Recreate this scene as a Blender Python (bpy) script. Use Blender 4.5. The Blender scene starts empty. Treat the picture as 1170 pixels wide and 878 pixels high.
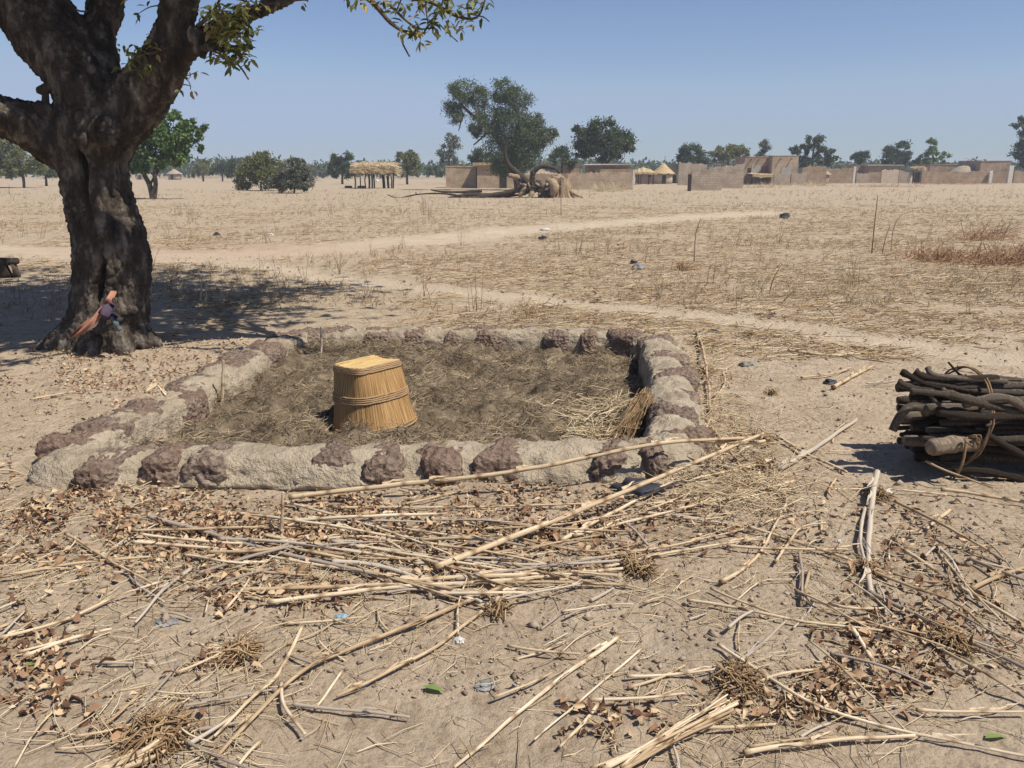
import bpy, math, random
import numpy as np
from mathutils import Vector, Matrix, noise
random.seed(7)
RS = np.random.RandomState(11)
SC = bpy.context.scene
COL = SC.collection
R = math.radians
# ------------------------------------------------------------------ camera maths
F, CX, CY, CAMH, PITCH = 918.0, 585.0, 439.0, 1.6, R(14.8)
def ray(px, py):
    x = (px-CX)/F; y = (CY-py)/F
    return Vector((x, math.cos(PITCH)+y*math.sin(PITCH), -math.sin(PITCH)+y*math.cos(PITCH)))
def G(px, py, z=0.0):                       # where the sight line meets the height z
    d = ray(px, py); t = (z-CAMH)/d.z
    return Vector((d.x*t, d.y*t, z))
def P(px, py, Y):                           # where it meets the distance Y
    d = ray(px, py); t = Y/d.y
    return Vector((d.x*t, Y, CAMH+d.z*t))
def PXM(Y, py=300):                         # metres per photo pixel at distance Y
    d = ray(CX, py); return (Y/d.y)/F
def fbm(x, y, z=0.0, o=4):
    return noise.fractal(Vector((x, y, z)), 0.9, 2.0, o)
# ------------------------------------------------------------------ object helpers
def tag(o, label=None, cat=None, group=None, kind=None):
    if label: o['label'] = label
    if cat: o['category'] = cat
    if group: o['group'] = group
    if kind: o['kind'] = kind
    elif cat: o['kind'] = 'thing'
    return o
def empty(name, loc=(0, 0, 0), label=None, cat=None, group=None):
    o = bpy.data.objects.new(name, None); COL.objects.link(o); o.location = loc
    o.empty_display_size = 0.2
    return tag(o, label, cat, group)
class MB:
    def __init__(s): s.v = []; s.f = []; s.uv = []; s.t = []
    def add(s, vs, fs, uvs=None, tint=0.5):
        b = len(s.v); s.v.extend(tuple(v) for v in vs)
        s.f.extend(tuple(b+i for i in f) for f in fs)
        s.uv.extend(uvs if uvs else [(0.0, 0.0)]*len(vs)); s.t.extend([tint]*len(vs))
    def build(s, name, mat, parent=None, smooth=True, origin=None):
        me = bpy.data.meshes.new(name)
        og = Vector(origin) if origin is not None else Vector((0, 0, 0))
        vs = [(v[0]-og.x, v[1]-og.y, v[2]-og.z) for v in s.v] if origin is not None else s.v
        me.from_pydata(vs, [], s.f)
        uvl = me.uv_layers.new(name='UVMap')
        li = np.zeros(len(me.loops), dtype=np.int32); me.loops.foreach_get('vertex_index', li)
        uvl.data.foreach_set('uv', np.array(s.uv, dtype=np.float32)[li].ravel())
        at = me.attributes.new('tint', 'FLOAT', 'POINT'); at.data.foreach_set('value', np.array(s.t, dtype=np.float32))
        me.materials.append(mat)
        if smooth: me.polygons.foreach_set('use_smooth', [True]*len(me.polygons))
        me.update()
        o = bpy.data.objects.new(name, me); COL.objects.link(o)
        o.location = og
        if parent is not None: o.parent = parent; o.matrix_parent_inverse = Matrix.Translation(parent.location).inverted() if parent.rotation_euler.to_quaternion().angle < 1e-6 else parent.matrix_world.inverted()
        return o
def np_mesh(name, V, faces, mat, tint=None, parent=None, smooth=False):
    me = bpy.data.meshes.new(name)
    n = faces.shape[1]
    me.vertices.add(len(V)); me.vertices.foreach_set('co', V.astype(np.float32).ravel())
    me.loops.add(faces.size); me.loops.foreach_set('vertex_index', faces.astype(np.int32).ravel())
    me.polygons.add(len(faces)); me.polygons.foreach_set('loop_start', np.arange(0, faces.size, n, dtype=np.int32))
    me.polygons.foreach_set('loop_total', np.full(len(faces), n, dtype=np.int32))
    if smooth: me.polygons.foreach_set('use_smooth', np.ones(len(faces), dtype=bool))
    me.update(calc_edges=True)
    if tint is not None:
        at = me.attributes.new('tint', 'FLOAT', 'POINT'); at.data.foreach_set('value', tint.astype(np.float32))
    me.materials.append(mat)
    o = bpy.data.objects.new(name, me); COL.objects.link(o)
    if parent is not None: o.parent = parent; o.matrix_parent_inverse = Matrix.Translation(parent.location).inverted()
    return o
def cat_pts(pts, n=6):                      # smooth curve through points of any width
    P_ = [np.array(p, dtype=float) for p in pts]
    if len(P_) < 3 or n <= 1: return P_
    out = []
    for i in range(len(P_)-1):
        p0 = P_[max(i-1, 0)]; p1 = P_[i]; p2 = P_[i+1]; p3 = P_[min(i+2, len(P_)-1)]
        for k in range(n):
            t = k/n
            out.append(0.5*((2*p1)+(-p0+p2)*t+(2*p0-5*p1+4*p2-p3)*t*t+(-p0+3*p1-3*p2+p3)*t**3))
    out.append(P_[-1]); return out
def tube(mb, pts, rad, sides=8, tint=0.5, caps=True, knobs=None):
    pts = [Vector(p[:3]) for p in pts]
    n = len(pts); vs = []; uv = []; fs = []
    up = Vector((0.13, 0.2, 1)).normalized(); L = 0
    t0 = (pts[1]-pts[0]).normalized()
    a = t0.cross(up)
    if a.length < 0.1: a = t0.cross(Vector((1, 0.1, 0)))
    a.normalize()
    for i in range(n):
        t = (pts[min(i+1, n-1)]-pts[max(i-1, 0)]).normalized()
        a = (a-t*a.dot(t)).normalized(); b = t.cross(a)
        if i: L += (pts[i]-pts[i-1]).length
        r = rad[i] if hasattr(rad, '__len__') else rad
        for k in range(sides):
            th = 2*math.pi*k/sides
            vs.append(pts[i]+(a*math.cos(th)+b*math.sin(th))*r); uv.append((k/sides, L))
    for i in range(n-1):
        for k in range(sides):
            k2 = (k+1) % sides
            fs.append((i*sides+k, i*sides+k2, (i+1)*sides+k2, (i+1)*sides+k))
    if caps:
        fs.append(tuple(range(sides-1, -1, -1))); fs.append(tuple((n-1)*sides+k for k in range(sides)))
    mb.add(vs, fs, uv, tint)
def box(mb, x0, x1, y0, y1, z0, z1, tint=0.5, M=None, jit=0.0):
    vs = [Vector((x, y, z)) for z in (z0, z1) for y in (y0, y1) for x in (x0, x1)]
    if jit: vs = [v+Vector((random.uniform(-jit, jit), random.uniform(-jit, jit), random.uniform(-jit, jit))) for v in vs]
    if M is not None: vs = [M@v for v in vs]
    mb.add(vs, [(0, 2, 3, 1), (4, 5, 7, 6), (0, 1, 5, 4), (2, 6, 7, 3), (0, 4, 6, 2), (1, 3, 7, 5)],
           [(v.x+v.y, v.z) for v in vs], tint)
def prisms(name, P0, P1, r, mat, tint, mid=None, parent=None):
    """many thin straws: three-sided, with a bend in the middle"""
    P0 = np.asarray(P0, float); P1 = np.asarray(P1, float); r = np.asarray(r, float)[:, None]
    d = P1-P0; L = np.linalg.norm(d, axis=1, keepdims=True)+1e-9; d = d/L
    up = np.zeros_like(d); up[:, 2] = 1; up[np.abs(d[:, 2]) > .9] = (1, 0, 0)
    a = np.cross(d, up); a /= np.linalg.norm(a, axis=1, keepdims=True)+1e-9; b = np.cross(d, a)
    M = (P0+P1)/2
    if mid is not None: M = M+mid
    rings = []
    for c, s in ((P0, .9), (M, 1.0), (P1, .55)):
        for k in range(3):
            th = 2*math.pi*k/3+.5
            rings.append(c+(a*math.cos(th)+b*math.sin(th))*r*s)
    V = np.stack(rings, 1).reshape(-1, 3)
    N = len(P0); base = (np.arange(N)*9)[:, None]
    fl = []
    for q in (0, 3):
        for k in range(3):
            k2 = (k+1) % 3
            fl.append(base+np.array([q+k, q+k2, q+3+k2, q+3+k]))
    Fc = np.concatenate(fl, 0)
    return np_mesh(name, V, Fc, mat, np.repeat(tint, 9), parent)
def leaves(name, C, D, N, L, W, mat, tint, parent=None, curl=0.15):
    """leaf batch: base C, direction D, normal N"""
    D = D/(np.linalg.norm(D, axis=1, keepdims=True)+1e-9)
    S = np.cross(D, N); S /= np.linalg.norm(S, axis=1, keepdims=True)+1e-9
    N = np.cross(S, D); L = L[:, None]; W = W[:, None]
    if not hasattr(curl, '__len__'): curl = np.full(len(C), curl)
    cu = curl[:, None]
    V = np.stack([C, C+D*L*.35+S*W*.5+N*L*cu*.6, C+D*L*.4-N*L*cu*.1, C+D*L*.35-S*W*.5+N*L*cu*.6,
                  C+D*L*.75+S*W*.36-N*L*cu*.1, C+D*L*.78-N*L*cu*.8, C+D*L*.75-S*W*.36-N*L*cu*.1, C+D*L-N*L*cu*1.6], 1).reshape(-1, 3)
    b = (np.arange(len(C))*8)[:, None]
    q = [b+np.array(k) for k in ([0, 1, 2, 2], [0, 2, 3, 3], [1, 4, 5, 2], [2, 5, 6, 3], [4, 7, 5, 5], [5, 7, 6, 6])]
    tri = np.concatenate([b+np.array(k) for k in ([0, 1, 2], [0, 2, 3], [1, 4, 5], [1, 5, 2], [2, 5, 6], [2, 6, 3], [4, 7, 5], [5, 7, 6])], 0)
    return np_mesh(name, V, tri, mat, np.repeat(tint, 8), parent)
def rdir(n):
    v = RS.normal(size=(n, 3)); return v/np.linalg.norm(v, axis=1, keepdims=True)
# ------------------------------------------------------------------ materials
def new_mat(name):
    m = bpy.data.materials.new(name); m.use_nodes = True
    nt = m.node_tree; nt.nodes.clear()
    out = nt.nodes.new('ShaderNodeOutputMaterial'); b = nt.nodes.new('ShaderNodeBsdfPrincipled')
    nt.links.new(b.outputs[0], out.inputs[0]); b.inputs['Roughness'].default_value = 0.9
    b.inputs['Specular IOR Level'].default_value = 0.15
    return m, nt, b
def N_(nt, t, **kw):
    n = nt.nodes.new('ShaderNode'+t)
    for k, v in kw.items():
        if k in n.inputs: n.inputs[k].default_value = v
        else: setattr(n, k, v)
    return n
def ramp(nt, fac, stops):
    r = nt.nodes.new('ShaderNodeValToRGB'); cr = r.color_ramp
    while len(cr.elements) > 1: cr.elements.remove(cr.elements[-1])
    cr.elements[0].position = stops[0][0]; cr.elements[0].color = (*stops[0][1], 1)
    for p, c in stops[1:]:
        e = cr.elements.new(p); e.color = (*c, 1)
    nt.links.new(fac, r.inputs[0]); return r.outputs[0]
def coords(nt, kind='Object', scale=(1, 1, 1)):
    tc = nt.nodes.new('ShaderNodeTexCoord'); mp = nt.nodes.new('ShaderNodeMapping')
    mp.inputs['Scale'].default_value = scale
    nt.links.new(tc.outputs[kind], mp.inputs[0]); return mp.outputs[0]
def noise_t(nt, vec, scale, detail=5, rough=.6):
    n = N_(nt, 'TexNoise', Scale=scale, Detail=detail, Roughness=rough); nt.links.new(vec, n.inputs['Vector']); return n.outputs['Fac']
def mixc(nt, fac, a, b, mode='MIX'):
    m = nt.nodes.new('ShaderNodeMix'); m.data_type = 'RGBA'; m.blend_type = mode
    for i, v in ((0, fac), (6, a), (7, b)):
        if isinstance(v, (int, float)): m.inputs[i].default_value = v
        elif isinstance(v, tuple): m.inputs[i].default_value = (*v, 1)
        else: nt.links.new(v, m.inputs[i])
    return m.outputs[2]
def math_(nt, op, a, b=0.0):
    m = nt.nodes.new('ShaderNodeMath'); m.operation = op
    for i, v in ((0, a), (1, b)):
        if isinstance(v, (int, float)): m.inputs[i].default_value = v
        else: nt.links.new(v, m.inputs[i])
    return m.outputs[0]
def bump(nt, b, h, strength, dist):
    n = N_(nt, 'Bump', Strength=strength, Distance=dist); nt.links.new(h, n.inputs['Height']); nt.links.new(n.outputs[0], b.inputs['Normal'])
def attr(nt, name):
    a = nt.nodes.new('ShaderNodeAttribute'); a.attribute_name = name; return a.outputs['Fac']
def simple(name, c1, c2, scale=8, detail=6, bs=.4, bd=.02, rough=.9, stretch=(1, 1, 1), kind='Object', mid=None, tinted=False, objr=False):
    m, nt, b = new_mat(name)
    vec = coords(nt, kind, stretch)
    f = noise_t(nt, vec, scale, detail)
    if tinted: f = math_(nt, 'ADD', math_(nt, 'MULTIPLY', f, .45), math_(nt, 'MULTIPLY', attr(nt, 'tint'), .55))
    if objr:
        oi = nt.nodes.new('ShaderNodeObjectInfo')
        f = math_(nt, 'ADD', math_(nt, 'MULTIPLY', f, .6), math_(nt, 'MULTIPLY', oi.outputs['Random'], .4))
    st = [(.28, c1), (.72, c2)] if mid is None else [(.25, c1), (.5, mid), (.75, c2)]
    nt.links.new(ramp(nt, f, st), b.inputs['Base Color'])
    b.inputs['Roughness'].default_value = rough
    if bs: bump(nt, b, noise_t(nt, vec, scale*3, 5, .7), bs, bd)
    return m
def leaf_mat(name, c1, c2, c3, trans=.3):
    m, nt, b = new_mat(name)
    f = attr(nt, 'tint')
    c = ramp(nt, f, [(0, c1), (.5, c2), (1, c3)])
    nt.links.new(c, b.inputs['Base Color']); b.inputs['Roughness'].default_value = .6
    b.inputs['Specular IOR Level'].default_value = .3
    tr = nt.nodes.new('ShaderNodeBsdfTranslucent'); nt.links.new(c, tr.inputs[0])
    mx = nt.nodes.new('ShaderNodeMixShader'); mx.inputs[0].default_value = trans
    out = [n for n in nt.nodes if n.type == 'OUTPUT_MATERIAL'][0]
    nt.links.new(b.outputs[0], mx.inputs[1]); nt.links.new(tr.outputs[0], mx.inputs[2]); nt.links.new(mx.outputs[0], out.inputs[0])
    return m
# ground
def ground_mat():
    m, nt, b = new_mat('dusty_soil')
    v = coords(nt, 'Object')
    big = noise_t(nt, v, .35, 6, .6); med = noise_t(nt, v, 2.2, 8, .65); fine = noise_t(nt, v, 38, 6, .75)
    soil = ramp(nt, med, [(.25, (.325, .245, .168)), (.5, (.45, .355, .257)), (.75, (.53, .435, .325))])
    soil = mixc(nt, math_(nt, 'MULTIPLY', big, .55), soil, (.45, .358, .255))
    speck = ramp(nt, fine, [(.3, (.45, .43, .41)), (.46, (1, 1, 1)), (.62, (1, 1, 1)), (.72, (1.0, 1.0, 1.0))])
    soil = mixc(nt, .8, soil, speck, 'MULTIPLY')
    g2 = ramp(nt, noise_t(nt, v, 95, 5, .8), [(.33, (.42, .39, .37)), (.43, (.97, .97, .97)), (.6, (1, 1, 1)), (.72, (1.25, 1.22, 1.18))])
    soil = mixc(nt, .85, soil, g2, 'MULTIPLY')
    g3 = ramp(nt, noise_t(nt, v, 9, 9, .8), [(.36, (.66, .63, .60)), (.5, (1, 1, 1)), (.7, (1.06, 1.05, 1.03))])
    soil = mixc(nt, .8, soil, g3, 'MULTIPLY')
    # mulch of chopped straw lying in the field soil
    vs = coords(nt, 'Object', (1, 1.7, 1))
    s1 = noise_t(nt, vs, 5.5, 10, .85)
    straw = ramp(nt, s1, [(.38, (.13, .094, .065)), (.46, (.32, .25, .175)), (.54, (.43, .345, .245)), (.64, (.58, .485, .35))])
    fld = math_(nt, 'MULTIPLY', attr(nt, 'field'), ramp(nt, noise_t(nt, v, .42, 7, .65), [(.33, (.55, .55, .55)), (.5, (1.15, 1.15, 1.15))]))
    soil = mixc(nt, math_(nt, 'MULTIPLY', fld, .8), soil, straw)
    pm = attr(nt, 'pathmask'); pm = math_(nt, 'MULTIPLY', pm, math_(nt, 'ADD', .35, math_(nt, 'MULTIPLY', noise_t(nt, v, 5, 7, .75), 1.1)))
    pth = ramp(nt, noise_t(nt, v, 1.4, 8, .6), [(.3, (.43, .345, .25)), (.7, (.54, .445, .335))])
    soil = mixc(nt, math_(nt, 'MULTIPLY', pm, .9), soil, pth)
    red = attr(nt, 'redsoil')
    soil = mixc(nt, math_(nt, 'MULTIPLY', red, .4), soil, (.42, .27, .19))
    nt.links.new(soil, b.inputs['Base Color'])
    h = math_(nt, 'ADD', math_(nt, 'MULTIPLY', noise_t(nt, v, 14, 8, .75), 1.0), math_(nt, 'MULTIPLY', fine, .5))
    vor = N_(nt, 'TexVoronoi', Scale=30.0); nt.links.new(v, vor.inputs['Vector'])
    h = math_(nt, 'ADD', h, math_(nt, 'MULTIPLY', vor.outputs['Distance'], -.35))
    bump(nt, b, h, .8, .035); b.inputs['Roughness'].default_value = 1.0
    b.inputs['Specular IOR Level'].default_value = .05
    return m
M = {}
M['ground'] = ground_mat()
M['bark'] = simple('rough_bark', (.022, .017, .014), (.36, .31, .255), 9, 9, 1.0, .05, stretch=(1, 1, .45), mid=(.088, .070, .056))
M['twig'] = simple('twig_bark', (.05, .038, .028), (.16, .12, .085), 20)
M['wood_dark'] = simple('weathered_lit_wood', (.022, .016, .012), (.27, .22, .17), 6, 9, 1.0, .02, stretch=(1, 9, 1), kind='UV', mid=(.075, .056, .042), objr=True)  # pale end of the ramp: weathered grey plus painted-in highlights on sunlit sticks
M['deadwood'] = simple('dead_dark_wood', (.02, .015, .012), (.14, .105, .08), 6, 8, .9, .03, stretch=(1, 8, 1), kind='UV', mid=(.05, .038, .03))
M['wood_pale'] = simple('pale_peeled_wood', (.10, .07, .05), (.40, .32, .23), 5, 9, .8, .015, stretch=(1, 12, 1), kind='UV')
M['stump'] = simple('torn_stump_wood', (.16, .10, .06), (.50, .38, .25), 5, 8, .8, .05, stretch=(3, 3, .5))
M['straw'] = simple('dry_straw', (.34, .245, .14), (.68, .57, .39), 1.0, 5, .3, .004, .75, stretch=(9, 5, 1), kind='UV', mid=(.52, .41, .26), tinted=True)
M['fstraw'] = simple('field_straw', (.26, .19, .12), (.64, .53, .38), 1.0, 5, .3, .004, .75, stretch=(9, 5, 1), kind='UV', mid=(.45, .355, .235), tinted=True)
def stalk_mat(name, c1, c2, c3):
    m, nt, b = new_mat(name)
    v = coords(nt, 'UV', (14, 6, 1)); v2 = coords(nt, 'UV', (1, 2.2, 1)); oi = nt.nodes.new('ShaderNodeObjectInfo')
    f = math_(nt, 'ADD', math_(nt, 'MULTIPLY', noise_t(nt, v, 1.0, 6, .7), .62), math_(nt, 'MULTIPLY', oi.outputs['Random'], .38))
    c = ramp(nt, f, [(.25, c1), (.5, c2), (.75, c3)])
    uv = nt.nodes.new('ShaderNodeTexCoord'); sx = nt.nodes.new('ShaderNodeSeparateXYZ'); nt.links.new(uv.outputs['UV'], sx.inputs[0])
    ph = math_(nt, 'FRACT', math_(nt, 'DIVIDE', sx.outputs['Y'], .19))
    ring = ramp(nt, ph, [(0, (.35, .28, .22)), (.06, (.55, .47, .4)), (.14, (1, 1, 1)), (.9, (1, 1, 1)), (1.0, (.5, .42, .36))])
    c = mixc(nt, .85, c, ring, 'MULTIPLY')
    st = ramp(nt, noise_t(nt, v2, 3.0, 5, .7), [(.42, (1, 1, 1)), (.62, (.55, .42, .33))])
    c = mixc(nt, .8, c, st, 'MULTIPLY')
    nt.links.new(c, b.inputs['Base Color']); b.inputs['Roughness'].default_value = .75; bump(nt, b, f, .4, .004)
    return m
M['stalk'] = stalk_mat('millet_stalk', (.36, .26, .155), (.58, .465, .31), (.74, .65, .49))
M['stalk_grey'] = simple('greyed_stalk', (.25, .20, .16), (.48, .41, .33), 1.0, 6, .3, .004, .8, stretch=(14, 5, 1), kind='UV', objr=True)
M['husk'] = simple('brown_husk', (.18, .11, .06), (.42, .30, .17), 6, 5, .3, .01, tinted=True)
M['drylf'] = simple('dry_leaf', (.10, .05, .03), (.54, .40, .25), 12, 4, .2, .01, .7, mid=(.28, .17, .10), tinted=True)
M['drylf_o'] = simple('dry_leaf_single', (.13, .065, .038), (.50, .34, .20), 12, 4, .2, .01, .7, mid=(.28, .165, .095), objr=True)
M['mud'] = simple('dried_mud', (.24, .19, .13), (.50, .415, .31), 5, 10, 1.0, .06, mid=(.40, .33, .24))
M['hay'] = simple('compost_soil', (.07, .05, .034), (.36, .28, .195), 9, 9, 1.0, .05, mid=(.19, .145, .095))
M['haystr'] = simple('trampled_hay', (.075, .054, .037), (.50, .395, .26), 3, 4, 0, tinted=True, mid=(.25, .19, .125))
M['weed'] = simple('dry_weed_stem', (.17, .11, .07), (.38, .28, .18), 3, 3, 0, objr=True)
M['weedstuff'] = simple('stubble_stem', (.13, .09, .055), (.52, .41, .25), 3, 3, 0, tinted=True, mid=(.33, .245, .15))
M['redweed'] = simple('red_brown_grass', (.22, .115, .065), (.46, .29, .17), 3, 3, 0, tinted=True)
M['clod'] = simple('soil_clod', (.20, .15, .11), (.40, .32, .24), 9, 5, .4, .01, tinted=True)
M['black'] = simple('black_plastic', (.012, .012, .015), (.06, .06, .075), 14, 3, .4, .01, .35)
M['white'] = simple('white_plastic', (.35, .34, .31), (.62, .60, .56), 14, 3, .3, .01, .5)
M['blue'] = simple('blue_plastic', (.16, .27, .36), (.30, .44, .52), 14, 3, .3, .01, .5)
M['greyp'] = simple('grey_plastic', (.12, .12, .12), (.30, .30, .29), 14, 3, .3, .01, .5)
M['thatch'] = simple('thatch_straw', (.24, .17, .09), (.60, .47, .28), 7, 8, .9, .05, stretch=(1, 1, .4), mid=(.44, .33, .18))
M['thatch_grey'] = simple('old_thatch', (.24, .19, .135), (.42, .35, .26), 7, 7, .9, .05)
M['window'] = simple('grey_shutter', (.30, .28, .24), (.42, .40, .35), 4, 3, .1, .01, .6)
M['dark'] = simple('dark_opening', (.02, .016, .013), (.05, .04, .03), 4, 3, 0)
M['reddoor'] = simple('red_iron_door', (.22, .07, .05), (.33, .12, .08), 4, 3, .1, .01, .6)
M['tin'] = simple('tin_roof', (.42, .40, .38), (.62, .60, .58), 3, 3, .2, .01, .4)
M['whitewash'] = simple('limewashed_post', (.48, .45, .38), (.66, .62, .54), 3, 4, .2, .01)
M['cloth_o'] = simple('faded_orange_cloth', (.22, .095, .065), (.44, .23, .16), 6, 5, .3, .02)
M['cloth_p'] = simple('purple_cloth', (.04, .028, .045), (.11, .08, .12), 8, 5, .3, .02)
M['cloth_b'] = simple('grey_blue_rag', (.06, .08, .09), (.17, .20, .21), 8, 5, .3, .02)
M['rope'] = simple('fibre_rope', (.12, .075, .04), (.33, .22, .12), 30, 4, .6, .01)
def brick_mat(name, c1, c2, mort):
    m, nt, b = new_mat(name)
    uv = coords(nt, 'UV')
    br = N_(nt, 'TexBrick'); br.inputs['Scale'].default_value = 1.0
    br.inputs['Color1'].default_value = (*c1, 1); br.inputs['Color2'].default_value = (*c2, 1); br.inputs['Mortar'].default_value = (*mort, 1)
    br.inputs['Brick Width'].default_value = .42; br.inputs['Row Height'].default_value = .2; br.inputs['Mortar Size'].default_value = .02
    nt.links.new(uv, br.inputs['Vector'])
    o = coords(nt, 'Object')
    st = ramp(nt, noise_t(nt, o, .9, 8, .7), [(.3, (.55, .52, .49)), (.6, (1, 1, 1))])
    c = mixc(nt, 1.0, br.outputs['Color'], st, 'MULTIPLY')
    nt.links.new(c, b.inputs['Base Color']); bump(nt, b, noise_t(nt, o, 6, 6, .7), .5, .05)
    return m
M['brick'] = brick_mat('mud_brick', (.45, .345, .24), (.52, .405, .29), (.39, .295, .205))
M['brick_red'] = brick_mat('reddish_mud_brick', (.37, .265, .18), (.44, .325, .225), (.32, .235, .16))
M['brick_grey'] = brick_mat('grey_mud_brick', (.42, .34, .265), (.48, .395, .31), (.36, .29, .22))
M['plaster'] = simple('mud_plaster', (.30, .22, .16), (.42, .32, .24), 1.5, 7, .3, .03)
M['plaster_pale'] = simple('pale_mud_plaster', (.42, .33, .24), (.56, .46, .35), 1.5, 7, .3, .03)
def laterite():
    m, nt, b = new_mat('laterite_rock')
    v = coords(nt, 'Object')
    oi = nt.nodes.new('ShaderNodeObjectInfo')
    c = ramp(nt, noise_t(nt, v, 22, 8, .75), [(.3, (.085, .06, .052)), (.46, (.20, .146, .116)), (.58, (.29, .22, .172)), (.72, (.42, .345, .27))])
    c2 = mixc(nt, math_(nt, 'MULTIPLY', oi.outputs['Random'], .55), c, (.24, .15, .105))
    # dust and dried mud caught on it
    d = ramp(nt, noise_t(nt, v, 5, 5, .6), [(.50, (0, 0, 0)), (.72, (1, 1, 1))])
    c2 = mixc(nt, math_(nt, 'MULTIPLY', d, .6), c2, (.36, .29, .22))
    nt.links.new(c2, b.inputs['Base Color'])
    vo = N_(nt, 'TexVoronoi', Scale=34.0); nt.links.new(v, vo.inputs['Vector'])
    bump(nt, b, math_(nt, 'ADD', vo.outputs['Distance'], noise_t(nt, v, 40, 6, .7)), 1.0, .03)
    return m
M['laterite'] = laterite()
def basket_mat(name, freq, c1, c2, c3):
    m, nt, b = new_mat(name)
    v = coords(nt, 'UV', (freq, 1.2, 1))
    f = noise_t(nt, v, 1.0, 6, .75)
    c = ramp(nt, f, [(.3, c1), (.5, c2), (.7, c3)])
    nt.links.new(c, b.inputs['Base Color']); b.inputs['Roughness'].default_value = .6
    bump(nt, b, f, .7, .006)
    return m
M['basket'] = basket_mat('basket_splints', 105, (.06, .028, .012), (.33, .19, .075), (.60, .42, .20))
M['basket_top'] = basket_mat('basket_slats', 30, (.30, .18, .07), (.60, .42, .18), (.78, .62, .34))
M['basket_band'] = simple('twisted_band', (.10, .055, .03), (.42, .29, .16), 1, 5, .6, .004, stretch=(1, 160, 1), kind='UV', mid=(.34, .22, .12))
M['lf_shea'] = leaf_mat('shea_leaf', (.07, .09, .025), (.19, .20, .06), (.40, .34, .14), .35)
M['lf_green'] = leaf_mat('green_leaf', (.05, .095, .022), (.11, .18, .045), (.19, .27, .08))
M['lf_dark'] = leaf_mat('dark_leaf', (.035, .052, .022), (.068, .092, .036), (.12, .14, .055))
M['lf_acacia'] = leaf_mat('acacia_leaf', (.055, .08, .038), (.10, .135, .06), (.18, .20, .09))
M['lf_grey'] = leaf_mat('grey_green_leaf', (.07, .08, .055), (.13, .14, .095), (.22, .22, .15))
M['lf_yellow'] = leaf_mat('yellow_green_leaf', (.08, .095, .03), (.16, .17, .055), (.27, .26, .10))
M['lf_fresh'] = leaf_mat('fallen_green_leaf', (.16, .24, .06), (.2, .3, .08), (.25, .32, .1))
# ------------------------------------------------------------------ terrain
def seg_d(x, y, pl):
    best = 1e9
    for (ax, ay), (bx, by) in zip(pl[:-1], pl[1:]):
        dx, dy = bx-ax, by-ay; t = ((x-ax)*dx+(y-ay)*dy)/(dx*dx+dy*dy+1e-9); t = min(1, max(0, t))
        d = math.hypot(x-ax-dx*t, y-ay-dy*t)
        if d < best: best = d
    return best
def pl_px(pts): return [(G(a, b).x, G(a, b).y) for a, b in pts]
PATHS = [(pl_px([(150, 296), (260, 293), (340, 288), (455, 277), (571, 266), (690, 256), (800, 248), (880, 243)]), 1.1),
         (pl_px([(230, 296), (362, 314), (470, 328), (611, 342), (731, 354), (804, 363), (941, 381), (1043, 397), (1240, 418)]), .36),
         (pl_px([(-120, 290), (0, 285), (80, 290), (200, 292)]), .9)]
def path_m(x, y):
    b = 0
    for pl, w in PATHS:
        if y > 75: continue
        w2 = w*(1+.25*fbm(x*.6, y*.6, 3)); d = seg_d(x, y, pl)+.35*w*fbm(x*1.7, y*1.7, 9, 3)
        b = max(b, min(1, max(0, 1-(d-w2*.6)/(w2*.9))))
    return b
LOOP_PX = [(78, 518), (200, 512), (350, 514), (500, 510), (650, 508), (752, 504), (770, 480), (767, 450), (762, 420), (755, 395), (745, 379),
           (700, 373), (600, 371), (500, 371), (400, 372), (340, 376), (305, 391), (270, 411), (235, 431), (190, 454), (140, 477), (100, 497)]
ZT = .15
LOOP = [G(a, b, ZT) for a, b in LOOP_PX]
def inside(x, y):
    c = False; n = len(LOOP)
    for i in range(n):
        a = LOOP[i]; b = LOOP[(i+1) % n]
        if (a.y > y) != (b.y > y) and x < (b.x-a.x)*(y-a.y)/(b.y-a.y)+a.x: c = not c
    return c
def H(x, y):
    r = math.hypot(x, y)
    h = .035*fbm(x*.55, y*.55, 1, 3)
    if r < 60: h += .012*fbm(x*3.1, y*3.1, 5, 3)
    if y < 14 and abs(x) < 9: h += .010*fbm(x*11, y*11, 2, 4)
    if r > 60: h *= 1.0+min(1.5, (r-60)/60)
    if 3.5 < y < 8.6 and -3 < x < 1.9 and inside(x, y): h -= .36
    return h
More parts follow.
